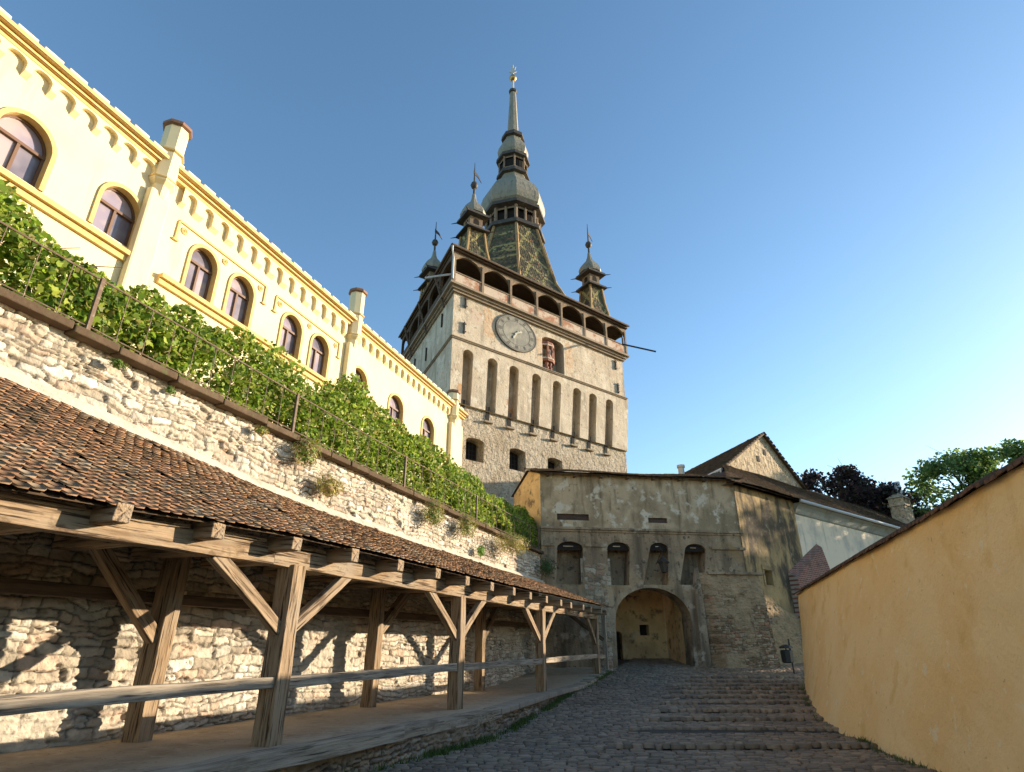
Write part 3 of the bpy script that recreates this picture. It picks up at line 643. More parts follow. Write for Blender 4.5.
# ================================================================== OCHRE WALL ON THE RIGHT
OW = empty('ochre_wall', 'long bulging ochre plastered wall with a brown tile coping on the right of the cobbles', 'wall', rz=LANE)
def right_wall():
    s = np.linspace(-5, 26.5, 330); t = np.linspace(0, 1, 44); Sg, T = np.meshgrid(s, t)
    y = Sg * sL + base_p(Sg) * cL; x = Sg * cL - base_p(Sg) * sL; z0 = gnd(y) - .12
    z = z0 + T * (3.56 - z0)
    p = top_p(Sg) + (base_p(Sg) - top_p(Sg)) * (1 - T) ** 1.35 + .09 * (fbm(Sg * .5, z * .7, 7) - .5) + .02 * (fbm(Sg * 2.5, z * 2.5, 8) - .5)
    V = np.stack([Sg.ravel(), p.ravel(), z.ravel()], 1); i = np.arange(Sg.size).reshape(Sg.shape)
    q = np.stack([i[:-1, :-1], i[:-1, 1:], i[1:, 1:], i[1:, :-1]], -1).reshape(-1, 4)
    back = V.copy(); back[:, 1] = -5.6 + 0 * back[:, 1]; back[:, 1] = (top_p(Sg) - .45).ravel()
    qb = q[:, ::-1] + len(V)
    e = i[:, -1]; qe = np.stack([e[:-1], e[:-1] + len(V), e[1:] + len(V), e[1:]], -1)
    mesh_np('plaster', np.concatenate([V, back]), [q, qb, qe], M['orange'], OW, None, True)
    cp = MB(); k = -5.0; n_ = 0
    while k < 26.6:
        L = .19; a = float(top_p(k)); dz = random.uniform(-.012, .012); ov = .11 + random.uniform(-.015, .015)
        cp.loft([[(k, a + ov, 3.53 + dz), (k + L, a + ov, 3.53 + dz), (k + L, a + ov, 3.58 + dz), (k, a + ov, 3.58 + dz)],
                 [(k, a - .22, 3.70 + dz), (k + L, a - .22, 3.70 + dz), (k + L, a - .22, 3.76 + dz), (k, a - .22, 3.76 + dz)],
                 [(k, a - .56, 3.53), (k + L, a - .56, 3.53), (k + L, a - .56, 3.58), (k, a - .56, 3.58)]]); k += L + .004
    cp.build('tile_coping', mat('coping_tile', (.12, .072, .05), .9, layers=((1.6, .5, .65, (.17, .095, .06)), (7, .55, .7, (.075, .06, .045))), bump=((20, 5, .01),)), OW)
right_wall()
rebase(OW, (12, -2.3, 0))

# ================================================================== YELLOW BUILDING
BK = 14.5 / 15.0; BP = 14.5
sb = lambda s: s * BK
zb = lambda z: 1.6 + (z - 1.6) * BK
B = empty('yellow_building', 'long cream yellow building with ochre trim and arched windows above the vine', 'building', rz=90 - 19.3)
wins = [(1.2, 1.25, 12.08, 13.1, .62), (3.85, 1.25, 12.08, 13.1, .62), (6.5, 1.26, 12.08, 13.1, .66), (9.14, 1.2, 12.1, 13.1, .62),
        (12.17, 1.08, 12.02, 13.2, .56), (13.9, 1.1, 12.02, 13.2, .56), (16.65, 1.12, 11.95, 13.15, .56), (18.46, 1.14, 11.95, 13.15, .56),
        (21.45, 1.3, 12.0, 12.95, .6), (24.9, 1.4, 12.0, 12.95, .6), (28.5, 1.42, 12.0, 12.98, .62)]
mb = MB(); bk = MB()
ops = [dict(xl=sb(c - w_ / 2), xr=sb(c + w_ / 2), zb=zb(z0), zs=zb(z1), rise=r_ * BK, d=.28, back=False) for c, w_, z0, z1, r_ in wins]
wall_open(mb, sb(-6), sb(33.0), 5.0, zb(15.35), ops, BP)
mb.box(sb(-6), sb(33.0), BP + .34, BP + 7, 5.0, zb(15.3))
mb.poly([(sb(33), BP, 5), (sb(33), BP + .34, 5), (sb(33), BP + .34, zb(15.35)), (sb(33), BP, zb(15.35))])
mb.build('wall', M['yellow'], B)
for c, w_, z0, z1, r_ in wins:
    xl, xr, a, s_ = sb(c - w_ / 2), sb(c + w_ / 2), zb(z0), zb(z1); r_ *= BK
    f = MB(); y = BP + .17
    arch_ring(f, xl + .06, xr - .06, a + .05, s_, r_ - .06, .06, y, y + .09)
    f.box(xl, xr, y, y + .09, a, a + .06); f.box(xl, xr, y - .02, y + .09, s_ - .05, s_ + .03)
    f.box(sb(c) - .035, sb(c) + .035, y - .01, y + .09, a, s_)
    fo = f.build('window', M['frame'], B)
    wi = wins.index((c, w_, z0, z1, r_ / BK)) if False else len([1 for q in COL.objects if q.name.startswith('window') and q.parent is B])
    gl = ['glass', 'glass_dim', 'glass'] if wi % 3 else ['glass_dim', 'glass', 'glass_dim']
    if wi in (3, 4): gl = ['glass_pink', 'glass', 'glass_dim']
    for mt, pts in ((gl[0], [(xl, a), (sb(c), a), (sb(c), s_), (xl, s_)]), (gl[1], [(sb(c), a), (xr, a), (xr, s_), (sb(c), s_)]), (gl[2], arch_pts(xl, xr, s_, r_))):
        dy = random.uniform(-.012, .012)
        pn = MB(); pn.poly([(q[0], y + .06 + (dy if q[0] > sb(c) else 0), q[1]) for q in pts]); pn.build('pane', M[mt], fo)
    sr = MB(); arch_ring(sr, xl + .004, xr - .004, a, s_, r_ - .004, .11, BP - .05, BP + .16); sr.build('window_surround', M['ochre'], B)
# cornice in three ochre steps, sill band, string lines
cn = MB(); x0, x1 = sb(-6), sb(33.2)
for (za, zc, pr) in ((15.16, 15.28, .16), (15.28, 15.40, .24), (15.40, 15.56, .36)): cn.box(x0, x1, BP - pr, BP + .5, zb(za), zb(zc) - .002)
cn.build('cornice', M['ochre'], B, bevel=.02)
ln = MB()
for a, c in ((15.285, 15.30), (15.41, 15.425)): ln.box(x0, x1 + .004, BP - (.25 if a < 15.4 else .37), BP, zb(a), zb(c))
ln.build('cornice_line', M['cap'], B)
mr = MB(); s = -5.8
while s < 32.6:
    mr.box(sb(s), sb(s + .50), BP - .30, BP + .3, zb(15.56), zb(15.70)); s += .655
mr.build('battlement', mat('merlon', (.66, .58, .43), .85, bump=((30, 4, .003),)), B, bevel=.015)
secs = [(-6, 9.75), (10.75, 19.95), (21.0, 31.0)]
sl = MB()
for a, c in secs: sl.box(sb(a), sb(c), BP - .2, BP, zb(11.78), zb(11.92)); sl.box(sb(a), sb(c), BP - .1, BP, zb(11.6), zb(11.78) - .002)
sl.build('sill_band', M['ochre'], B)
fr = MB()
for (a, c), pitch, ow, zt, zl in zip(secs, (.62, .66, .6), (.46, .38, .36), (15.16, 15.16, 15.16), (14.78, 14.62, 14.8)):
    nA = int((c - a) / pitch); pt = (c - a) / nA
    op = [dict(xl=sb(a + (k + .5) * pt - ow / 2), xr=sb(a + (k + .5) * pt + ow / 2), zb=zb(zl), zs=zb(14.96), rise=.15, d=.14, back=False) for k in range(nA)]
    wall_open(fr, sb(a), sb(c), zb(zl), zb(zt), op, BP - .14)
    for k in range(nA + 1):
        xa = max(a, a + (k - .5) * pt + ow / 2); xc = min(c, a + (k + .5) * pt - ow / 2)
        fr.poly([(sb(xa), BP - .14, zb(zl)), (sb(xc), BP - .14, zb(zl)), (sb(xc), BP, zb(zl - .14)), (sb(xa), BP, zb(zl - .14))])
        for xx in (xa, xc): fr.poly([(sb(xx), BP - .14, zb(zl)), (sb(xx), BP, zb(zl)), (sb(xx), BP, zb(zl - .14))])
fr.build('arched_frieze', M['yellow'], B)
for a, c, zt in ((10.95, 14.95, 14.02), (15.55, 19.7, 13.98)):
    p_ = MB(); p_.box(sb(a), sb(c), BP - .05, BP, zb(zt), zb(zt + .07))
    for x in (a, c): p_.box(sb(x) - .035, sb(x) + .035, BP - .05, BP, zb(13.35), zb(zt) - .002); p_.box(sb(x) - .09, sb(x) + .09, BP - .08, BP, zb(13.28), zb(13.35) - .002)
    p_.build('panel_moulding', M['ochre'], B)
    for x in (a + .25, (a + c) / 2, c - .25):
        q = MB(); q.loft([[(sb(x) + r_ * math.cos(2 * math.pi * k / 10), BP - y_, zb(zt - .2) + r_ * math.sin(2 * math.pi * k / 10)) for k in range(10)] for r_, y_ in ((.12, 0), (.12, .03), (.07, .05), (.05, .03), (.02, .06))]); q.build('rosette', M['ochre'], B)
st_ = MB(); st_.box(sb(10.75), sb(19.95), BP - .17, BP, zb(14.99), zb(15.03)); 
for s, ht in ((10.0, 16.85), (20.48, 17.0), (31.45, 16.3)):
    pl = MB(); pl.box(sb(s) - .34, sb(s) + .34, BP - .24, BP, 5.0, zb(14.3)); pl.build('pilaster', M['yellow'], B, bevel=.06)
    t = MB(); yc = BP - .1
    t.lathe([(.06, zb(13.9)), (.2, zb(14.2)), (.26, zb(14.5)), (.38, zb(14.62)), (.4, zb(14.72)), (.34, zb(14.8)), (.34, zb(ht))], 8, (sb(s), yc, 0), R(22.5)); 
    to = t.build('turret', M['yellow'], B)
    for z in (14.66, 15.75): MB().lathe([(.35, zb(z)), (.41, zb(z + .03)), (.41, zb(z + .08)), (.35, zb(z + .11))], 8, (sb(s), yc, 0), R(22.5)).build('ring', M['ochre'], to)
    c_ = MB(); c_.lathe([(.35, zb(ht - .04)), (.43, zb(ht)), (.43, zb(ht + .1)), (.36, zb(ht + .17))], 8, (sb(s), yc, 0), R(22.5)); c_.build('cap', M['cap'], to)
MB().box(sb(31.9), sb(33.0), BP - .12, BP, 5.0, zb(14.6)).build('pilaster', M['yellow'], B)
rebase(B, (14, BP, 5.75))

# ================================================================== CLOCK TOWER
T0 = Vector((-4.0295, 35.7738, 0)); TZ_ = 39
T = empty('clock_tower', 'tall medieval stone clock tower with corner turrets, gallery, onion domes and a needle spire', 'clock tower', T0, TZ_)
tc_, ts_ = math.cos(R(TZ_)), math.sin(R(TZ_))
def tl(x, y, z=0): dx, dy = x - T0.x, y - T0.y; return (dx * tc_ + dy * ts_, -dx * ts_ + dy * tc_, z)
TW, TD = 17.0, 13.2
def sk(x, y, z): return (x + .268 * y, y, z)
def skw(x, y, z): return (x + .268 * y + x / TW * .85 * min(max((z - 14.7) / 6.3, 0), 1), y, z)
mb = MB(); hole = MB()
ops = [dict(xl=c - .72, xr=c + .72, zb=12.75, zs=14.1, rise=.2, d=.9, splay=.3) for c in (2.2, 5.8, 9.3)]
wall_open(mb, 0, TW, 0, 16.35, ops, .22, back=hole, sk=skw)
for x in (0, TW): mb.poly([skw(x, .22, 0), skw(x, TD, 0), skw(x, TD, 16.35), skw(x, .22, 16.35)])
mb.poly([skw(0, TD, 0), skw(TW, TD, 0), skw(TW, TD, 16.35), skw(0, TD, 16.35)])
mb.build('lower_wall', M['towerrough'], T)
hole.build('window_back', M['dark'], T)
for c in (2.2, 5.8, 9.3):
    f = MB(); c2 = c + .268 * .95
    for k in range(4): f.box(c2 - .4 + k * .27 - .025, c2 - .4 + k * .27 + .025, 1.0, 1.05, 12.95, 14.2)
    for k in range(4): f.box(c2 - .5, c2 + .5, 1.05, 1.08, 13.1 + k * .3, 13.14 + k * .3)
    f.build('window_grille', M['iron'], T)
mb = MB()
rc = [1.35 - .04, 3.42 - .1, 5.33 - .14, 7.45 - .2, 9.5 - .26, 11.6 - .32, 13.35 - .36, 15.25 - .4]
ops = [dict(xl=c - .42, xr=c + .40, zb=16.35, zs=20.1, rise=.32, d=.95) for c in rc]
for o in ops: o['xlb'] = o['xl'] - random.uniform(0, .08); o['xrb'] = o['xr'] - random.uniform(0, .1)
wall_open(mb, 0, TW, 16.35, 20.95, ops, 0, sk=skw)
for x in (0, TW): mb.poly([skw(x, 0, 16.35), skw(x, TD, 16.35), skw(x, TD, 20.95), skw(x, 0, 20.95)])
mb.poly([skw(0, TD, 16.35), skw(TW, TD, 16.35), skw(TW, TD, 20.95), skw(0, TD, 20.95)])
mb.poly([skw(0, 0, 16.35), skw(TW, 0, 16.35), skw(TW, .22, 16.35), skw(0, .22, 16.35)])
mb.build('buttressed_wall', M['towerplaster'], T)
for c in rc:
    q = MB(); q.box(c - .34, c - .06, .16, .9, 15.75, 16.75, skw); q.build('arrow_slit', M['dark'], T)
    q = MB(); q.box(c - .5, c + .2, -.04, .2, 15.55, 15.66, skw); q.build('slit_sill', M['towerstone'], T)
mb = MB()
ops = [dict(xl=8.2, xr=10.5, zb=21.2, zs=23.7, rise=.3, d=1.3)]
XU = 17.55
wall_open(mb, 0, XU, 20.95, 24.7, ops, .06, sk=sk)
for x in (.02, XU): mb.poly([sk(x, .06, 20.95), sk(x, TD, 20.95), sk(x, TD, 24.7), sk(x, .06, 24.7)])
mb.poly([sk(0, TD, 20.95), sk(XU, TD, 20.95), sk(XU, TD, 24.7), sk(0, TD, 24.7)])
mb.build('upper_wall', M['towerplaster'], T)
def ring(mb, z0, z1, pr, x1=XU, y0=0.0):   # a moulding round the shaft
    mb.box(-pr, x1 + pr, y0 - pr, TD + pr, z0, z1, sk)
mb = MB(); ring(mb, 20.94, 21.02, .09); ring(mb, 21.022, 21.08, .15); mb.build('string_course', M['towerstone'], T)
mb = MB(); ring(mb, 24.55, 24.72, .14); ring(mb, 24.722, 24.9, .28); ring(mb, 24.902, 25.06, .5); mb.build('cornice', M['towerstone'], T)
# gallery
GYF = -.38; XL, XR = -.36, XU + .36; nP = 7; pw = (XR - XL) / nP
mb = MB(); mb.box(XL + .02, XR - .02, GYF, GYF + .22, 25.06, 25.86, sk); mb.box(XR - .24, XR - .02, GYF, TD + .3, 25.06, 25.86, sk); mb.build('gallery_parapet', M['patchy'], T)
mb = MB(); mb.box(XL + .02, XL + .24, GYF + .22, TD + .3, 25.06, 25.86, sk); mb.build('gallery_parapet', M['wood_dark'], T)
mb = MB(); mb.box(XL - .02, XR + .02, GYF - .05, GYF + .27, 25.862, 25.95, sk); mb.build('gallery_handrail', M['gallerywood'], T)
mb = MB(); ops = [dict(xl=XL + pw * k + .09, xr=XL + pw * (k + 1) - .09, zb=25.95, zs=26.62, rise=.86, d=.2, back=False) for k in range(nP)]
wall_open(mb, XL, XR, 25.951, 27.62, ops, GYF + .02, sk=sk); mb.build('gallery_arcade', M['gallerywood'], T)
for k in range(nP + 1):
    x = XL + pw * k + (.14 if k == 0 else -.14 if k == nP else 0)
    mb = MB(); mb.box(x - .09, x + .09, GYF - .07, GYF + .015, 24.95, 27.3, sk); mb.build('gallery_post', M['gallerywood'], T)
mb = MB(); nS = 5; py = (TD + .5) / nS
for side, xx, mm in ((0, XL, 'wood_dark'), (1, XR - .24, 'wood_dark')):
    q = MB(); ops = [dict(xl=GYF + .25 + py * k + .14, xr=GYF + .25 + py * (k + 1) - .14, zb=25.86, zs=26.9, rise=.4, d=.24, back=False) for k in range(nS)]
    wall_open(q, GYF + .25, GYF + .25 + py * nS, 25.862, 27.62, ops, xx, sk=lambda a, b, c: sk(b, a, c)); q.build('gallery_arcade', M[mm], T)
mb = MB(); mb.box(1.5, XU - 1.5, 1.5, TD - 1.5, 25.0, 28.0, sk); mb.build('gallery_inner_wall', M['innerwood'], T)
mb = MB(); mb.box(XL - .12, XR + .1, GYF - .2, TD + .6, 27.63, 27.82, sk); mb.build('eave_boards', M['wood_dark'], T)
for k in range(3):
    y = 3 + k * 4.2
    q = MB(); q.tube([sk(-.3, y - 1.6, 24.0), sk(-.75, y, 27.6)], .09, 5); q.build('eave_strut', M['wood_dark'], T)
# skirt roof + octagonal steep roof
mb = MB(); ex0, ex1, ey0, ey1 = XL - .2, XR + .15, GYF - .3, TD + .7
cx, cy = 8.8, 6.6
def rr(t, z): return [sk(cx + (a - cx) * t, cy + (b_ - cy) * t, z) for a, b_ in ((ex0, ey0), (ex1, ey0), (ex1, ey1), (ex0, ey1))]
mb.loft([rr(1, 27.83), rr(1, 27.93), rr(.8, 28.55), rr(.62, 29.7), rr(.45, 31.4)]); mb.build('skirt_roof', mat('skirt', (.10, .065, .045), .85, layers=((2, .5, .7, (.15, .12, .1)),), bump=((9, 5, .05),)), T)
ax = Vector(sk(cx + .1, cy, 0)); VA = math.atan2(-ax.y - 0, 0) if False else None
# octagon with a corner towards the lane
wx = (T0.x + ax.x * tc_ - ax.y * ts_, T0.y + ax.x * ts_ + ax.y * tc_)
rot = math.atan2(-wx[1], -wx[0]) - R(TZ_) + R(6)
OC = lambda prof, nm, mt, par=T, n=8: MB().lathe(prof, n, (ax.x, ax.y, 0), rot).build(nm, M[mt], par)
OC([(5.9, 28.9), (4.85, 30.9), (4.15, 33), (3.5, 35.3), (2.95, 37.4), (2.8, 37.95)], 'spire_roof', 'spire')
for k in range(8):
    a = rot + k * math.pi / 4
    MB().tube([(ax.x + r_ * math.cos(a), ax.y + r_ * math.sin(a), z + .03) for r_, z in ((5.9, 28.9), (4.85, 30.9), (4.15, 33), (3.5, 35.3), (2.95, 37.4), (2.8, 37.95))], .15, 6).build('hip', M['gable'] if False else M['ochre_tile'] if 'ochre_tile' in M else M.setdefault('ochre_tile', mat('ochre_tile', (.42, .27, .11), .6, layers=((3, .5, .7, (.25, .14, .07)),))), T)
def lantern(z0, z1, rc_, ro, par, both=True, name='lantern'):
    o = OC([(rc_ * .88, z0), (rc_ * .88, z1)], name, 'dark', par)
    f = MB()
    V = [(ax.x + rc_ * math.cos(rot + k * math.pi / 4), ax.y + rc_ * math.sin(rot + k * math.pi / 4)) for k in range(8)]
    h = z1 - z0; pw_ = .13 * rc_ / 2.4
    for k in range(8):
        f.lathe([(pw_ * 1.3, z0), (pw_ * 1.3, z1)], 6, (V[k][0], V[k][1], 0), 0)
        A_, B_ = Vector((*V[k], 0)), Vector((*V[(k + 1) % 8], 0))
        if both: 
            m_ = (A_ + B_) / 2; f.lathe([(pw_, z0), (pw_, z1)], 6, (m_.x, m_.y, 0), 0)
        for za, zc in ((z0, z0 + .16 * h), (z1 - .16 * h, z1)):
            n_ = (A_ + B_).normalized() * 0; 
            f.poly([(A_.x, A_.y, za), (B_.x, B_.y, za), (B_.x, B_.y, zc), (A_.x, A_.y, zc)])
    f.build('lantern_frame', M['gallerywood'], o); return o
OC([(2.8, 37.8), (3.15, 37.9), (3.15, 38.3), (2.7, 38.45)], 'ledge', 'zincdark')
lantern(38.4, 40.15, 2.62, 3, T)
OC([(2.7, 40.1), (3.2, 40.25), (3.2, 40.6), (2.9, 40.75)], 'ledge', 'zincdark')
OC([(2.85, 40.7), (3.1, 41.0), (3.22, 41.5), (3.2, 42.1), (3.02, 42.8), (2.65, 43.5), (2.15, 44.1), (1.7, 44.6), (1.45, 45.0), (1.36, 45.5)], 'onion_dome', 'zinc')
OC([(1.36, 45.4), (1.72, 45.5), (1.66, 45.9), (1.4, 46.0)], 'ledge', 'zincdark')
lantern(45.95, 47.6, 1.42, 1.4, T, False)
OC([(1.4, 47.55), (1.76, 47.65), (1.72, 48.05), (1.4, 48.2)], 'ledge', 'zincdark')
OC([(1.4, 48.15), (1.58, 48.6), (1.62, 49.1), (1.5, 49.6), (1.2, 50.1), (1.0, 50.5), (.95, 50.8)], 'onion_dome', 'zinc')
OC([(.95, 50.7), (1.25, 50.8), (1.18, 51.3), (.75, 51.5)], 'ledge', 'zincdark')
OC([(.62, 51.4), (.5, 54.2), (.33, 57.9)], 'needle', 'zinc')
OC([(.33, 57.8), (.45, 57.9), (.45, 58.2), (.2, 58.3)], 'ledge', 'zincdark')
OC([(.13, 58.2), (.09, 60.0)], 'finial_rod', 'pipe')
q = MB(); q.lathe([(.05, 59.75), (.3, 59.9), (.42, 60.2), (.3, 60.5), (.05, 60.65)], 12, (ax.x, ax.y, 0)); q.build('finial_ball', M['gold'], T, True)
q = MB(); q.tube([(ax.x, ax.y, 60.5), (ax.x, ax.y, 62.3)], .06, 6)
vx, vy = tc_ * 1, -ts_ * 1
pts = [(-.42, 61.1), (.05, 60.95), (.42, 61.25), (.2, 61.5), (.34, 62.0), (.06, 61.75), (-.12, 62.2), (-.2, 61.6)]
q.loft([[(ax.x + a * vx + e * vy, ax.y + a * vy - e * vx, z) for a, z in pts] for e in (-.03, .03)]); q.build('finial_ornament', M['pipe'], T)

# four corner turrets
def turret(wx_, wy_):
    c = tl(wx_, wy_); r45 = R(45) - R(7)
    sq = lambda prof, nm, mt, par, n=4: MB().lathe([(r_ * .86, z) for r_, z in prof], n, (c[0], c[1], 0), r45 if n == 4 else rot).build(nm, M[mt], par)
    o = sq([(2.3, 28.2), (1.75, 29.3), (1.35, 30.9), (1.12, 32.6)], 'corner_turret', 'spire', T)
    h = MB()
    for k in range(4):
        a = r45 + k * math.pi / 2; h.tube([(c[0] + .86 * r_ * math.cos(a), c[1] + .86 * r_ * math.sin(a), z) for r_, z in ((2.3, 28.2), (1.75, 29.3), (1.35, 30.9), (1.12, 32.6))], .13, 5)
    h.build('hip', M['ochre_tile'], o)
    sq([(1.1, 32.5), (1.75, 32.5), (1.65, 32.72), (1.1, 33.0)], 'ledge', 'zincdark', o)
    sq([(.95, 32.9), (.95, 34.0)], 'lantern', 'gallerywood', o)
    for k in range(4):
        d = MB(); a = r45 + math.pi / 4 + k * math.pi / 2; ux, uy = math.cos(a), math.sin(a); ap = .86 * .95 * math.cos(math.pi / 4) + .01
        pts_ = [(-.25, 33.2)] + arch_pts(-.25, .25, 33.5, .25, 8) + [(.25, 33.2)]
        d.poly([(c[0] + ux * ap - uy * e, c[1] + uy * ap + ux * e, z) for e, z in pts_])
        d.build('lantern_window', M['dark'], o)
    sq([(.95, 33.9), (1.7, 33.95), (1.62, 34.2), (1.2, 34.4)], 'ledge', 'zincdark', o)
    sq([(1.25, 34.3), (1.3, 34.5), (1.12, 34.95), (.8, 35.35), (.42, 35.75), (.24, 36.2), (.17, 36.7)], 'dome', 'zinc', o, 8)
    sq([(.12, 36.6), (.09, 38.2), (.03, 40.2)], 'finial_rod', 'zincdark', o, 8)
    q = MB(); q.lathe([(.04, 37.35), (.24, 37.45), (.33, 37.7), (.24, 37.95), (.04, 38.05)], 10, (c[0], c[1], 0)); q.build('finial_ball', M['zincdark'], o, True)
    q = MB(); fa = R(20); fx, fy = math.cos(fa), math.sin(fa)
    q.loft([[(c[0] + a * fx - e * fy, c[1] + a * fy + e * fx, z) for a, z in ((-.1, 38.9), (.5, 38.95), (1.05, 38.75), (.55, 39.2), (-.1, 39.3))] for e in (-.025, .025)]); q.build('weather_vane', M['iron'], o)
    for k in range(4):
        a = r45 + k * math.pi / 2
        for z in (32.55, 34.0): MB().tube([(c[0] + 1.35 * math.cos(a), c[1] + 1.35 * math.sin(a), z), (c[0] + 1.9 * math.cos(a), c[1] + 1.9 * math.sin(a), z - .02)], [.06, .02], 5).build('water_spout', M['iron'], o)
fl_, bl_, fr_ = Vector((-3.2, 39.77)), Vector((-7.45, 47.6)), Vector((7.44, 47.93))
for p in (fl_, bl_, fr_, fr_ + bl_ - fl_): turret(p.x, p.y)

# bare ochre patches of older plaster
def patch(x0, x1, z0, z1, y, m, sd_):
    rg = random.Random(sd_); pts = []
    for k in range(28):
        a = 2 * math.pi * k / 28; sx = max(-1, min(1, 1.35 * math.cos(a))); sz = max(-1, min(1, 1.35 * math.sin(a)))
        pts.append(((x0 + x1) / 2 + sx * (x1 - x0) / 2 * rg.uniform(.8, 1.08), y, (z0 + z1) / 2 + sz * (z1 - z0) / 2 * rg.uniform(.85, 1.05)))
    MB().poly([sk(a, 0, c)[:1] + (y, c) for a, b_, c in pts]).build('plaster_patch', m, T)
M['oldplaster'] = mat('oldplaster', (.58, .40, .25), .95, layers=((1.5, .42, .56, (.62, .50, .355)), (4, .55, .7, (.42, .24, .13))), bump=((9, 7, .04),))
patch(2.6, 3.7, 22.0, 24.3, .054, M['oldplaster'], 1); patch(10.65, 11.5, 21.5, 24.2, .054, M['oldplaster'], 2); patch(7.7, 8.12, 21.4, 23.8, .054, M['oldplaster'], 3); patch(1.5, 2.5, 22.6, 23.9, .053, M['patchy'], 4)
# clock
cc = (5.6, 23.15); rx, rz_c = 1.95, 1.46
def disc(mb, r0, r1, y0, y1, n=40):
    for k in range(n):
        a, b_ = 2 * math.pi * k / n, 2 * math.pi * (k + 1) / n
        P = lambda r_, t, y: (cc[0] + r_ * rx * math.cos(t), y, cc[1] + r_ * rz_c * math.sin(t))
        mb.poly([P(r0, a, y0), P(r1, a, y0), P(r1, b_, y0), P(r0, b_, y0)]); mb.poly([P(r1, a, y0), P(r1, a, y1), P(r1, b_, y1), P(r1, b_, y0)])
        if r0 > 0: mb.poly([P(r0, a, y0), P(r0, a, y1), P(r0, b_, y1), P(r0, b_, y0)])
q = MB(); disc(q, 0, .97, -.03, .06); ck = q.build('clock', M['clock'], T)
q = MB(); disc(q, .955, 1.0, -.045, .06); q.build('rim', M['zincdark'], ck)
for r_ in (.66, .9):
    q = MB(); disc(q, r_, r_ + .012, -.04, -.03); q.build('chapter_ring', M['zincdark'], ck)
q = MB()
for k in range(12):
    a = 2 * math.pi * k / 12; 
    for e in ((-.04, .04) if k % 3 else (-.08, 0, .08)):
        ca, sa = math.cos(a + e), math.sin(a + e); w_ = .014
        q.poly([(cc[0] + rx * (.71 * ca - w_ * sa), -.042, cc[1] + rz_c * (.71 * sa + w_ * ca)), (cc[0] + rx * (.87 * ca - w_ * sa), -.042, cc[1] + rz_c * (.87 * sa + w_ * ca)), (cc[0] + rx * (.87 * ca + w_ * sa), -.042, cc[1] + rz_c * (.87 * sa - w_ * ca)), (cc[0] + rx * (.71 * ca + w_ * sa), -.042, cc[1] + rz_c * (.71 * sa - w_ * ca))])
q.build('numerals', M['zincdark'], ck)
def hand(dx, dz, nm, y):
    q = MB(); n_ = math.hypot(dx, dz); ux, uz = dx / n_, dz / n_; w_ = .06
    q.loft([[(cc[0] + ux * t - uz * e, yy, cc[1] + uz * t + ux * e) for t, e in ((-.25, -w_ / 2), (-.25, w_ / 2), (n_ * .6, w_), (n_ * .7, w_ * 1.8), (n_, 0), (n_ * .7, -w_ * 1.8), (n_ * .6, -w_))] for yy in (y, y - .03)]); q.build(nm, M['handwhite'] if 'handwhite' in M else M.setdefault('handwhite', mat('handwhite', (.58, .55, .43), .5)), ck)
hand(-.36, -.55, 'hour_hand', -.06); hand(.5, .26, 'minute_hand', -.09)
# painted niche with its little wooden figures
cb = MB(); N0 = 9.05; 
hexa = lambda r_: [(N0 + r_ * math.cos(R(180) + R(36) * k), .75 + r_ * .9 * math.sin(R(180) + R(36) * k)) for k in range(6)]
for za, zc, r_ in ((21.95, 22.2, .82), (23.35, 23.6, .82)): cb.loft([[(a, b_, z) for a, b_ in hexa(r_)] for z in (za, zc)])
for a, b_ in hexa(.74): cb.box(a - .07, a + .07, b_ - .07, b_ + .07, 22.2, 23.35)
cbo = cb.build('figure_cabinet', M['redwood'], T)
for r_, za, zc in ((.83, 23.28, 23.4), (.85, 22.12, 22.24)): MB().loft([[(a, b_ - .005, z) for a, b_ in hexa(r_)] for z in (za, zc)]).build('trim', M['patchy'], cbo)
sg = MB(); sg.lathe([(.17, 22.2), (.3, 22.25), (.2, 22.6), (.24, 22.85), (.2, 22.98), (.08, 23.02), (.12, 23.1), (.12, 23.22), (.05, 23.3)], 10, (N0, .3, 0)); sg.build('carved_figure', M['skin'], cbo, True)
bl = MB()
for k in range(4): bl.lathe([(.08, 21.25), (.16, 21.45), (.07, 21.6), (.14, 21.8), (.1, 21.96)], 8, (N0 - .55 + k * .36, .3 + (.25 if k in (0, 3) else 0), 0))
bl.build('balusters', M['redwood'], cbo, True)
for x, z in ((1.0, 24.05), (.95, 22.0), (16.6, 23.9), (16.7, 21.75)):
    q = MB(); q.box(x - .035, x + .035, -.07, .06, z - .45, z + .45, sk); 
    for dz in (-.3, .3): q.box(x - .13, x + .13, -.075, -.02, z + dz - .035, z + dz + .035, sk)
    q.build('wall_anchor', M['iron'], T)
for y, z in ((2.5, 23.6), (6.2, 22.6), (9.5, 23.2), (5.0, 19.0)):
    q = MB(); q.box(-.1, .02, y - .06, y + .06, z - .55, z + .55, sk); q.build('wall_anchor', M['iron'], T)
a, b_ = tl(9.3, 45.05), tl(12.0, 44.6)
MB().tube([(a[0], a[1], 25.3), (b_[0], b_[1], 24.35)], .07, 6).build('water_spout', M['iron'], T)
a, b_ = tl(-4.33, 35.75), tl(-6.1, 35.48)
MB().tube([(a[0], a[1], 26.0), (b_[0], b_[1], 25.5)], .07, 6).build('water_spout', M['pipe'], T)
MB().tube([sk(XL - .2, GYF - .3, 27.8), sk(XL - .2, GYF - .28, 27.5), sk(XL - .02, GYF - .1, 26.9), sk(XL - .02, GYF - .1, 25.2)], .07, 6).build('downpipe', M['pipe'], T)
MB().tube([sk(ex0 - .05, ey0 - .05, 27.83), sk(ex1 + .05, ey0 - .05, 27.83)], .09, 6).build('gutter', M['rust'], T)
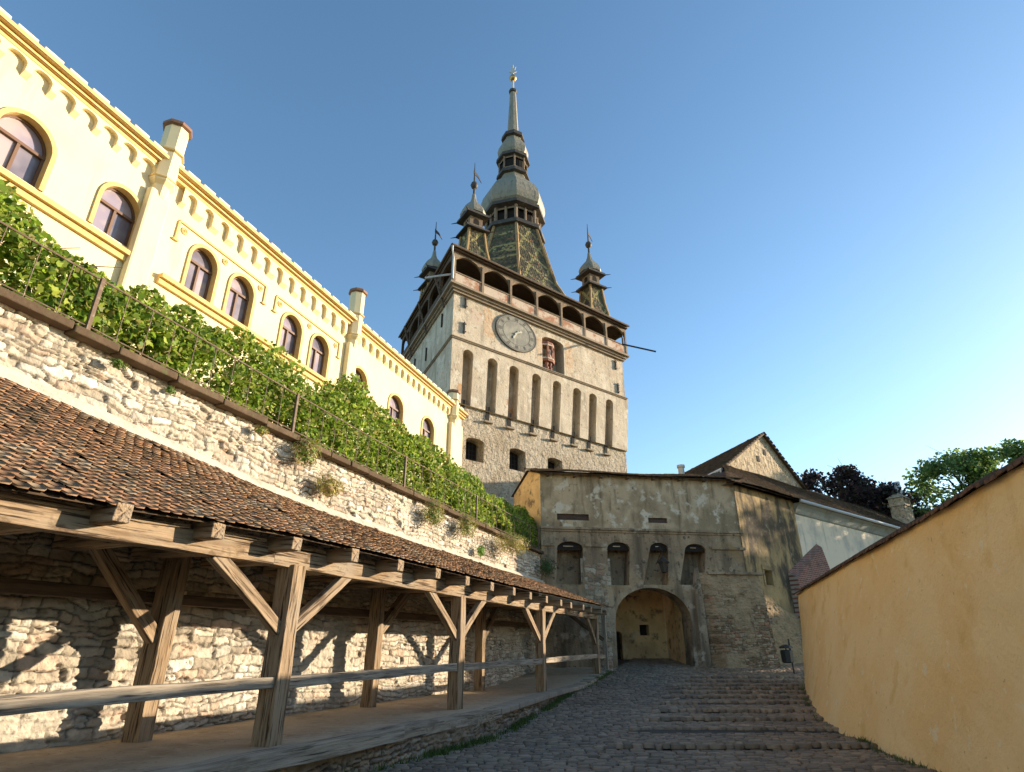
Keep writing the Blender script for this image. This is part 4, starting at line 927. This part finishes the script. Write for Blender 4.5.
MB().tube([sk(ex0 - .05, ey0 - .05, 27.83), sk(ex0 - .05, ey1, 27.83)], .09, 6).build('gutter', M['rust'], T)

# ================================================================== GATEHOUSE
G0 = Vector((1.3769, 28.7719, 0))
G = empty('gatehouse', 'grey stained gatehouse with an archway and four niches at the lane end', 'gatehouse', G0, 8)
gs = lambda x, y, z: (x - .287 * y if x < 1 else x, y, z)
GW_ = 10.12
mb = MB(); wall_open(mb, 0, GW_, .2, 4.36, [dict(xl=3.36, xr=7.0, xlb=3.33, xrb=6.88, zb=.2, zs=2.85, rise=1.42, d=1.0, back=False)], 0)
dk = MB()
ops = [dict(xl=.75, xr=2.0, xlb=.66, xrb=1.9, zb=4.36, zs=5.98, rise=.33, d=.85, splay=.0), dict(xl=3.18, xr=4.3, xlb=3.12, xrb=4.12, zb=4.36, zs=6.02, rise=.31, d=.8),
       dict(xl=5.3, xr=6.22, xlb=4.82, xrb=6.03, zb=4.40, zs=6.05, rise=.3, d=.8), dict(xl=7.06, xr=8.12, xlb=6.62, xrb=7.82, zb=4.42, zs=6.03, rise=.3, d=.8)]
wall_open(mb, 0, GW_, 4.36, 6.9, ops, 0)
mb.build('arch_wall', M['gate'], G)
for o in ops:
    q = MB(); q.poly([(x, .15, z) for x, z in [(o['xl'], o['zs'] - .05)] + arch_pts(o['xl'], o['xr'], o['zs'], o['rise'] - .03) + [(o['xr'], o['zs'] - .05)]]); q.build('niche_shade', M['dark'], G)  # dark sheet stands in for the shade under the niche head
    q = MB(); q.box(o['xl'] + .32, o['xr'] - .45, .10, .14, o['zs'] + .10, o['zs'] + .14); q.build('niche_light_gap', M['gatetop'], G)  # pale bar stands in for the slit of light in the niche head
q = MB(); wall_open(q, .0, GW_ - .02, 6.9, 9.62, [dict(xl=.8, xr=2.38, zb=7.32, zs=7.62, rise=0, d=.14, back=False), dict(xl=5.36, xr=6.34, zb=7.3, zs=7.55, rise=0, d=.14, back=False)], .04); q.build('upper_wall', M['gatetop'], G)
for a, c, za, zc in ((.78, 2.4, 7.3, 7.64), (5.34, 6.36, 7.28, 7.57)):
    q = MB(); q.poly([(a, .13, za), (c, .13, za), (c, .13, zc), (a, .13, zc)]); q.build('brick_slot', mat('darkbrick', (0, 0, 0), .9, brick=(1, (.10, .06, .045), (.06, .04, .035), (.09, .08, .065), .28, .09), bump=((20, 5, .01),)), G)
q = MB(); q.box(-.04, GW_ + .05, -.12, .2, 6.86, 6.98); q.box(-.03, GW_ + .04, -.06, .2, 6.76, 6.858); q.build('string_course', M['gate'], G, bevel=.02)
for a, c, y0, z0, z1 in ((-.03, .62, -.09, 6.07, 6.2), (2.08, 3.1, -.09, 6.07, 6.2), (8.4, 10.16, -.09, 6.07, 6.2), (8.0, 10.9, -.2, 4.9, 5.02)):
    MB().box(a, c, y0, .1, z0, z1).build('pier_cap', M['gate'], G, bevel=.02)
q = MB(); q.loft([[(7.16, -.26, .3), (7.6, -.26, .3), (7.7, .05, .3), (7.06, .05, .3)], [(7.22, -.2, 3.0), (7.62, -.2, 3.0), (7.7, .05, 3.0), (7.14, .05, 3.0)], [(7.32, -.1, 4.4), (7.62, -.1, 4.4), (7.66, .05, 4.4), (7.25, .05, 4.4)], [(7.48, -.02, 5.2), (7.6, -.02, 5.2), (7.66, .05, 5.2), (7.42, .05, 5.2)]]); q.build('pilaster', M['gate'], G, bevel=.04)
PAL_G = [(.30, .245, .175), (.23, .185, .13), (.33, .27, .195), (.2, .16, .115), (.30, .2, .14), (.37, .32, .245)]
rubble('exposed_stone', lambda u, v, h: np.stack([u, .03 - h * sstep(0, .35, u - 1.85) * sstep(0, .35, 3.28 - u) * sstep(0, .5, 5.55 - v), v], 1), 1.85, 3.28, .3, 5.55, .03, G, 31, relief=.08, pal=[tuple(1.2 * q for q in c) for c in PAL_G], mortar=(.40, .32, .215), fill=.46, edge=.02, smooth=False)
rubble('battered_base', lambda u, v, h: np.stack([u, .02 - (h + .8 * (np.clip(1 - (v - .3) / 4.7, 0, 1)) ** .8 * sstep(0, .6, u - 7.55) + .12 * (fbm(u * .8, v * .8, 61) - .5)) , v], 1), 7.55, 10.6, .3, 4.98, .03, G, 33, rows=(.06, .16), wid=(.14, .36), relief=.05, pal=[(1.05 * c[0], .9 * c[1], .76 * c[2]) for c in PAL_G], mortar=(.38, .27, .16), fill=.36, edge=.02, smooth=False)
q = MB(); q.poly([(10.6, .1, .3), (10.6, -.78, .3), (10.6, -.4, 2.6), (10.6, .02, 4.98)]); q.build('base_side', M['gate'], G)
rt = lambda y: [-.287 * y, y]
q = MB(); q.poly([(0, 0, .2), (-.86, 3, .2), (-.86, 3, 9.15), (-.34, 1.2, 9.98), (0, .0, 9.55)]); q.build('side_wall', M['passage'], G)
q = MB(); q.poly([(-.86, 3, 4.6), (GW_, 3, 4.6), (GW_, 3, 9.2), (-.86, 3, 9.2)]); q.build('rear_wall', M['gate'], G)
# roof: tiles on the front slope, plain back slope
def GR(u, v, h):
    t = v / 1.6; z = 9.56 + t * .52 + .05 * np.sin(u * .9) + .04 * (fbm(u, v, 3) - .5); y = -.3 + t * 1.55
    return np.stack([u - .287 * np.clip(y, 0, 3) * (u < 3), y - h * .25, z + h], 1)
tile_roof('roof_tiles', GR, GW_ + .5, 1.6, G, .18, .16, 5, TP_OLD, u0=-.15, th=.025)
q = MB(); q.poly([(-.1, -.26, 9.50), (GW_ + .3, -.26, 9.5), (GW_ + .3, 1.25, 10.0), (-.45, 1.25, 10.0)]); q.poly([(-.45, 1.26, 10.06), (GW_ + .3, 1.26, 10.06), (GW_ + .3, 3.2, 9.1), (-1.0, 3.2, 9.1)]); q.build('roof_boards', M['wood_dark'], G)
q = MB()
for k in range(8): q.box(.3 + k * 1.35, .42 + k * 1.35, -.24, .05, 9.42, 9.5)
q.build('rafter_ends', M['wood_dark'], G)
# passage behind the arch
q = MB(); q.poly([(3.36, 1.0, .2), (2.4, 1.6, .2), (2.4, 4.4, .2), (2.4, 4.4, 5), (2.4, 1.6, 5), (3.36, 1.0, 5)][:1] + [(3.36, 1.0, 5), (2.4, 1.7, 5), (2.4, 1.7, .2)]); q.poly([(2.4, 1.7, .2), (2.4, 4.42, .2), (2.4, 4.42, 6), (2.4, 1.7, 6)]); q.build('passage_side', M['passage'], G)
q = MB(); q.poly([(6.95, 1.0, .2), (7.45, 4.42, .2), (7.45, 4.42, 6), (6.95, 1.0, 6)]); q.build('passage_side', M['passage'], G)
q = MB(); wall_open(q, 2.3, 13, .2, 6.5, [dict(xl=4.40, xr=5.0, zb=.2, zs=2.35, rise=.15, d=.4, back=False), dict(xl=6.0, xr=6.5, zb=2.3, zs=2.82, rise=0, d=.4, back=False)], 4.4); q.build('passage_wall', M['passage'], G)
q = MB(); q.poly([(4.3, 4.82, .2), (5.1, 4.82, .2), (5.1, 4.82, 2.6), (4.3, 4.82, 2.6)]); q.build('doorway', M['dark'], G)
q = MB(); q.poly([(5.9, 4.82, 2.2), (6.6, 4.82, 2.2), (6.6, 4.82, 2.9), (5.9, 4.82, 2.9)]); q.build('window', M['dark'], G)
rebase(G, (5, 1, .8))

# lantern over the arch
Lp = empty('wall_lantern', 'black iron lantern with glass panes hanging on a bracket above the archway', 'lantern', G0 + Vector((math.cos(R(8)) * 5.72, math.sin(R(8)) * 5.72, 4.85)), 8)
q = MB(); q.tube([(0, .5, 1.15), (-.02, .2, 1.3), (0, -.2, 1.25), (0, -.42, 1.05), (0, -.45, .78)], .022, 6); q.tube([(0, .5, .55), (0, .1, .75), (0, -.4, 1.08)], .016, 6); q.build('bracket', M['iron'], Lp)
q = MB(); q.lathe([(.12, .12), (.22, .5)], 6, (0, -.45, 0)); q.build('glass', M['lampglass'], Lp)
q = MB()
for k in range(6):
    a = k * math.pi / 3; q.tube([(.125 * math.cos(a), -.45 + .125 * math.sin(a), .12), (.215 * math.cos(a), -.45 + .215 * math.sin(a), .5)], .016, 4)
q.lathe([(.04, .02), (.14, .08), (.14, .13)], 6, (0, -.45, 0)); q.build('frame', M['iron'], Lp)
q = MB(); q.lathe([(.29, .48), (.3, .53), (.2, .62), (.14, .68), (.1, .74), (.03, .78)], 6, (0, -.45, 0)); q.build('cap', M['iron'], Lp)

# ================================================================== HOUSE RIGHT OF THE GATE
K = Vector((11.398, 30.180, 0))
H = empty('white_house', 'white house with stained ochre end and white gutter right of the gatehouse', 'house', K, 39)
q = MB(); dkb = MB(); wall_open(q, -.1, 5.85, -.3, 9.35, [dict(xl=1.5, xr=2.18, zb=4.55, zs=5.25, rise=0, d=.35)], 0, back=dkb); q.build('stained_wall', M['gateyellow'], H); dkb.build('window', M['dark'], H)
q = MB(); q.box(1.32, 2.36, -.07, .02, 5.27, 5.5); q.box(1.36, 1.49, -.05, .02, 4.5, 5.268); q.box(2.19, 2.32, -.05, .02, 4.5, 5.268); q.build('window_surround', M['gateyellow'], H, bevel=.02)
rubble('rough_base', lambda u, v, h: np.stack([u, .02 - (h + .5 * np.clip(1 - (v - .2) / 3.4, 0, 1) ** .7) * sstep(0, .25, 3.7 + .35 * np.sin(u * 1.3) - v), v], 1), -.6, 5.85, .2, 4.1, .035, H, 35, rows=(.08, .2), wid=(.14, .36), relief=.055, pal=[(.30, .23, .15), (.24, .18, .12), (.33, .25, .16), (.2, .155, .11)], mortar=(.35, .245, .135), fill=.34, edge=.02, smooth=False)
q = MB(); q.box(5.85, 34, .03, 7, -.4, 8.9); q.box(-.05, 5.85, .4, 7, -.4, 9.0); q.build('wall', M['white'], H)
q = MB(); pr = [(.03, 8.62), (-.05, 8.68), (-.12, 8.85), (-.25, 9.05), (-.42, 9.15), (-.42, 9.22), (.1, 9.22)]
q.loft([[(x, y, z) for y, z in pr] for x in (5.84, 34)]); q.build('cornice', M['cove'], H)
q = MB(); q.tube([(5.7, -.54, 9.27), (34, -.54, 9.36)], .095, 8); q.build('gutter', mat('gutter', (.62, .62, .6), .45, metal=.2), H, True)
def HR(u, v, h):
    sag = .06 * (fbm(u * .4, v * .4, 5) - .5) + .03 * np.sin(u * .8)
    hip = np.clip((2.0 - u) / 2.6, 0, 1) ** 2
    return np.stack([u, -.5 + v * .815 - h * .57 + hip * .1, 9.36 + v * .57 + sag - hip * .05 + h * .82], 1)
tile_roof('roof_tiles', HR, 34.4, 4.9, H, .19, .17, 8, TP_OLD, u0=-.6, th=.03, mask=lambda u, v: v < .35 + .78 * (u + .6))
hp = 4.95   # the hip: the end slope falls towards the gatehouse
q = MB(); q.poly([(-.6, -.42, 9.30), (34, -.42, 9.30), (34, 3.5, 12.02), (5.6, 3.5, 12.02)]); q.poly([(5.6, 3.52, 12.05), (34, 3.52, 12.05), (34, 7.6, 9.2), (-.6, 7.6, 9.2)]); q.poly([(-.6, -.42, 9.29), (5.6, 3.5, 12.01), (-.6, 7.6, 9.19)]); q.poly([(34, 0, 8.9), (34, 7, 8.9), (34, 3.5, 12.0)]); q.build('roof_boards', mat('old_roof', (.11, .075, .055), .95, bump=((8, 6, .04),)), H)
q = MB(); q.loft([[(3.9, .02, 5.35), (3.9, -.45, 5.0), (3.9, -.6, 0), (3.9, .02, 0)], [(7.75, .02, 7.15), (7.75, -.25, 6.95), (7.75, -.6, 0), (7.75, .02, 0)], [(8.5, .02, 4.2), (8.5, -.45, 4.0), (8.5, -.6, 0), (8.5, .02, 0)]]); q.build('brick_buttress', M['brick'], H)
CX = 27.7
ch = MB(); ch.box(CX - .75, CX + .75, 1.2, 2.3, 9.6, 12.3); ch.box(CX - .85, CX + .85, 1.1, 2.4, 12.3, 12.45)
for x in (CX - .75, CX - .09, CX + .57): ch.box(x, x + .18, 1.2, 2.3, 12.45, 12.95)
ch.loft([[(CX - .9, 1.1, 12.95), (CX + .9, 1.1, 12.95), (CX + .9, 2.4, 12.95), (CX - .9, 2.4, 12.95)], [(CX - .15, 1.6, 13.45), (CX + .15, 1.6, 13.45), (CX + .15, 1.9, 13.45), (CX - .15, 1.9, 13.45)]])
cho = ch.build('chimney', M['gable'], H)
q = MB(); q.tube([(CX + .55, 1.75, 12.9), (CX + .55, 1.75, 14.5)], .24, 10); q.build('flue_pipe', M['pipe'], cho, True)
rebase(H, (10, 3, .5))

# ================================================================== GABLE HOUSE BEHIND
Q = empty('gabled_house', 'old house with a crumbling sunlit brick gable and brown tiled roof above the gatehouse', 'house', K, 39)
A_, Lx, Rx = (10.7, 15.3), (5.15, 12.05), (15.9, 11.85); yy = 3.6
QD = .445
def qx(o):
    for v_ in o.data.vertices: v_.co.x += QD * (v_.co.y - yy)
    return o
q = MB(); q.poly([(Lx[0], yy, 0), (Rx[0], yy, 0), (Rx[0], yy, Rx[1]), (A_[0], yy, A_[1]), (Lx[0], yy, Lx[1])]); q.poly([(Lx[0], yy, 0), (Lx[0], yy + 13, 0), (Lx[0], yy + 13, Lx[1]), (Lx[0], yy, Lx[1])]); q.poly([(Rx[0], yy, 0), (Rx[0], yy + 13, 0), (Rx[0], yy + 13, Rx[1]), (Rx[0], yy, Rx[1])]); q.poly([(Lx[0], yy + 13, 0), (Rx[0], yy + 13, 0), (Rx[0], yy + 13, Rx[1]), (A_[0], yy + 13, A_[1]), (Lx[0], yy + 13, Lx[1])]); qx(q.build('wall', M['gable'], Q))
for x, z in ((10.6, 14.05), (9.6, 13.4)):
    q = MB(); q.box(x - .16, x + .16, yy - .03, yy + .1, z - .2, z + .2); q.build('vent', M['dark'], Q)
for nm, (ex_, ez_) in (('l', Lx), ('r', Rx)):
    sx = 1 if nm == 'l' else -1; e0 = ex_ - sx * .35; ez0 = ez_ - .22; L_ = math.hypot(A_[0] - e0, A_[1] + .12 - ez0)
    dx_, dz_ = (A_[0] - e0) / L_, (A_[1] + .12 - ez0) / L_
    Fq = (lambda u, v, h, e0=e0, ez0=ez0, dx_=dx_, dz_=dz_: np.stack([e0 + v * dx_ - h * dz_ + QD * (u - .22), yy - .22 + u, ez0 + v * dz_ + abs(dx_) * h], 1))
    tile_roof('roof_tiles', Fq, 13.3, L_, Q, .2, .2, 9 + (nm == 'l'), TP_OLD, th=.03)
    q = MB(); P_ = lambda y, v, h: (e0 + v * dx_, y, ez0 + v * dz_ + h)
    q.loft([[P_(yy - .25, 0, -.12), P_(yy + 13.1, 0, -.12), P_(yy + 13.1, 0, -.01), P_(yy - .25, 0, -.01)], [P_(yy - .25, L_, -.12), P_(yy + 13.1, L_, -.12), P_(yy + 13.1, L_, -.01), P_(yy - .25, L_, -.01)]]); qx(q.build('roof_boards', M['wood_dark'], Q))
q = MB(); q.tube([(Lx[0] - .45, yy - .25, Lx[1] - .3), (Lx[0] - .45, yy + 9, Lx[1] - .4)], .09, 8); q.tube([(Lx[0] - .45, yy - .1, Lx[1] - .3), (Lx[0] - .4, yy - .1, Lx[1] - 1.6)], .07, 8); q.tube([(Lx[0] - .45, yy + .9, Lx[1] - .3), (Lx[0] - .4, yy + .9, Lx[1] - 1.6)], .07, 8); qx(q.build('gutter', mat('whitegutter', (.7, .7, .68), .45), Q))
q = MB(); q.lathe([(.2, 10.0), (.2, 12.2), (.26, 12.25), (.26, 12.4)], 10, (3.9, yy + 2.2, 0)); q.build('flue_pipe', M['white'], Q)
rebase(Q, (10, 10, 1))

# ================================================================== LITTER BIN
Bn = empty('litter_bin', 'small black metal litter bin on a post by the rough wall', 'litter bin', (11.5, 27.35, float(gnd(27.35)) - .02), -15)
MB().tube([(.1, 0, 0), (.1, 0, 1.35)], .035, 8).build('post', M['bin'], Bn)
q = MB(); q.lathe([(.17, .42), (.24, .46), (.25, .88), (.21, .92)], 8, (-.06, 0, 0), R(22.5)); q.build('bucket', M['bin'], Bn)
q = MB(); q.lathe([(.05, 1.02), (.28, .98), (.26, 1.05), (.14, 1.1), (.04, 1.13)], 8, (-.06, 0, 0), R(22.5)); q.lathe([(.03, .9), (.03, 1.02)], 6, (-.06, 0, 0)); q.build('lid', M['bin'], Bn)

# ================================================================== TREES
def tree(name, label, x, y, h, r, crown_z, cols, seed, n=9000, size=.4, lobes=16, group=None):
    rng = np.random.default_rng(seed); o = empty(name, label, 'tree', (x, y, -.5), 0, group)
    tr = MB(); tr.tube([(0, 0, 0), (.1, .05, h * .3), (0, .1, h * .55), (.1, 0, h * .8)], [.38, .3, .2, .08], 8)
    P = []; 
    for k in range(lobes):
        a = rng.uniform(0, 6.28); q = rng.uniform(.25, 1) ** .6; zz = rng.uniform(-.75, .95); rad = r * math.sqrt(max(1 - zz * zz, .1)) * q
        c = np.array([rad * math.cos(a), rad * math.sin(a), crown_z + zz * (h - crown_z) * .88]); lr = r * rng.uniform(.16, .32)
        tr.tube([(0, 0, max(h * .25, c[2] - r * .9)), tuple(c * [.5, .5, 1] - [0, 0, .5]), tuple(c)], [.14, .09, .03], 5)
        m = n // lobes; d = rng.normal(0, 1, (m, 3)); d /= np.linalg.norm(d, axis=1)[:, None]
        qq = rng.random(m) ** .45 * (.6 + .8 * fbm(d[:, 0] * 2.2 + k * 3, d[:, 1] * 2.2 + d[:, 2] * 1.7, seed))
        P.append(c + d * qq[:, None] * lr * np.array([1.1, 1.1, .8]))
        for j in range(3):
            e = c + rng.normal(0, 1, 3) * lr * .7; tr.tube([tuple(c), tuple(e)], [.03, .01], 4)
    tr.build('trunk', M['bark'], o)
    leaves('crown', np.concatenate(P), size, cols, M['leaf'], o, seed, .5, shape=[(-.35, -.4, 0), (.35, -.4, 0), (.4, .1, .1), (0, .6, 0), (-.4, .1, .1)])
def polar(az, d): return d * math.sin(R(az)), d * math.cos(R(az))
beech = [(.035, .02, .026), (.05, .028, .03), (.03, .03, .022), (.075, .045, .045), (.045, .05, .03)]
greens = [(.07, .13, .035), (.09, .16, .04), (.13, .2, .05), (.05, .10, .025), (.17, .23, .06)]
tree('copper_beech', 'dark purple copper beech directly right of the brick gable', *polar(28.6, 60), 17.6, 4.6, 12.0, beech, 3, 15000, .25, 52)
tree('copper_beech', 'dark purple-green tree between the copper beech and the brick chimney', *polar(31.3, 68.5), 18.3, 3.8, 12.8, beech[1:] + greens[:1], 5, 10000, .25, 40)
tree('broadleaf_tree', 'light green loose tree rising over the ochre wall at the right edge', *polar(38.4, 70), 19.4, 6.0, 15.0, [tuple(1.4 * q for q in c) for c in greens], 8, 10000, .28, 40)
tree('broadleaf_tree', 'taller green tree half cut by the right edge of the photo', *polar(42.3, 66), 19.2, 5.0, 14.0, [tuple(1.4 * q for q in c) for c in greens], 11, 9000, .28, 36)
tree('broadleaf_tree', 'small dark green tree just behind the brick chimney and its pipe', *polar(33.4, 70), 15.5, 2.4, 12.7, greens[:2] + beech[2:3], 14, 5000, .26, 16)
tree('broadleaf_tree', 'leafy yard tree hidden behind the ochre wall, shading the end of the lane', 45.5, 44.3, 14.4, 3.3, 8.6, greens, 19, 9000, .4, 30)
tree('broadleaf_tree', 'unseen bushy yard tree added to shade the lane, in front of the leafy one', 41.8, 38.9, 12.6, 4.2, 6.5, greens, 23, 20000, .4, 48)  # added out of view to block the sun from the lane by the gate
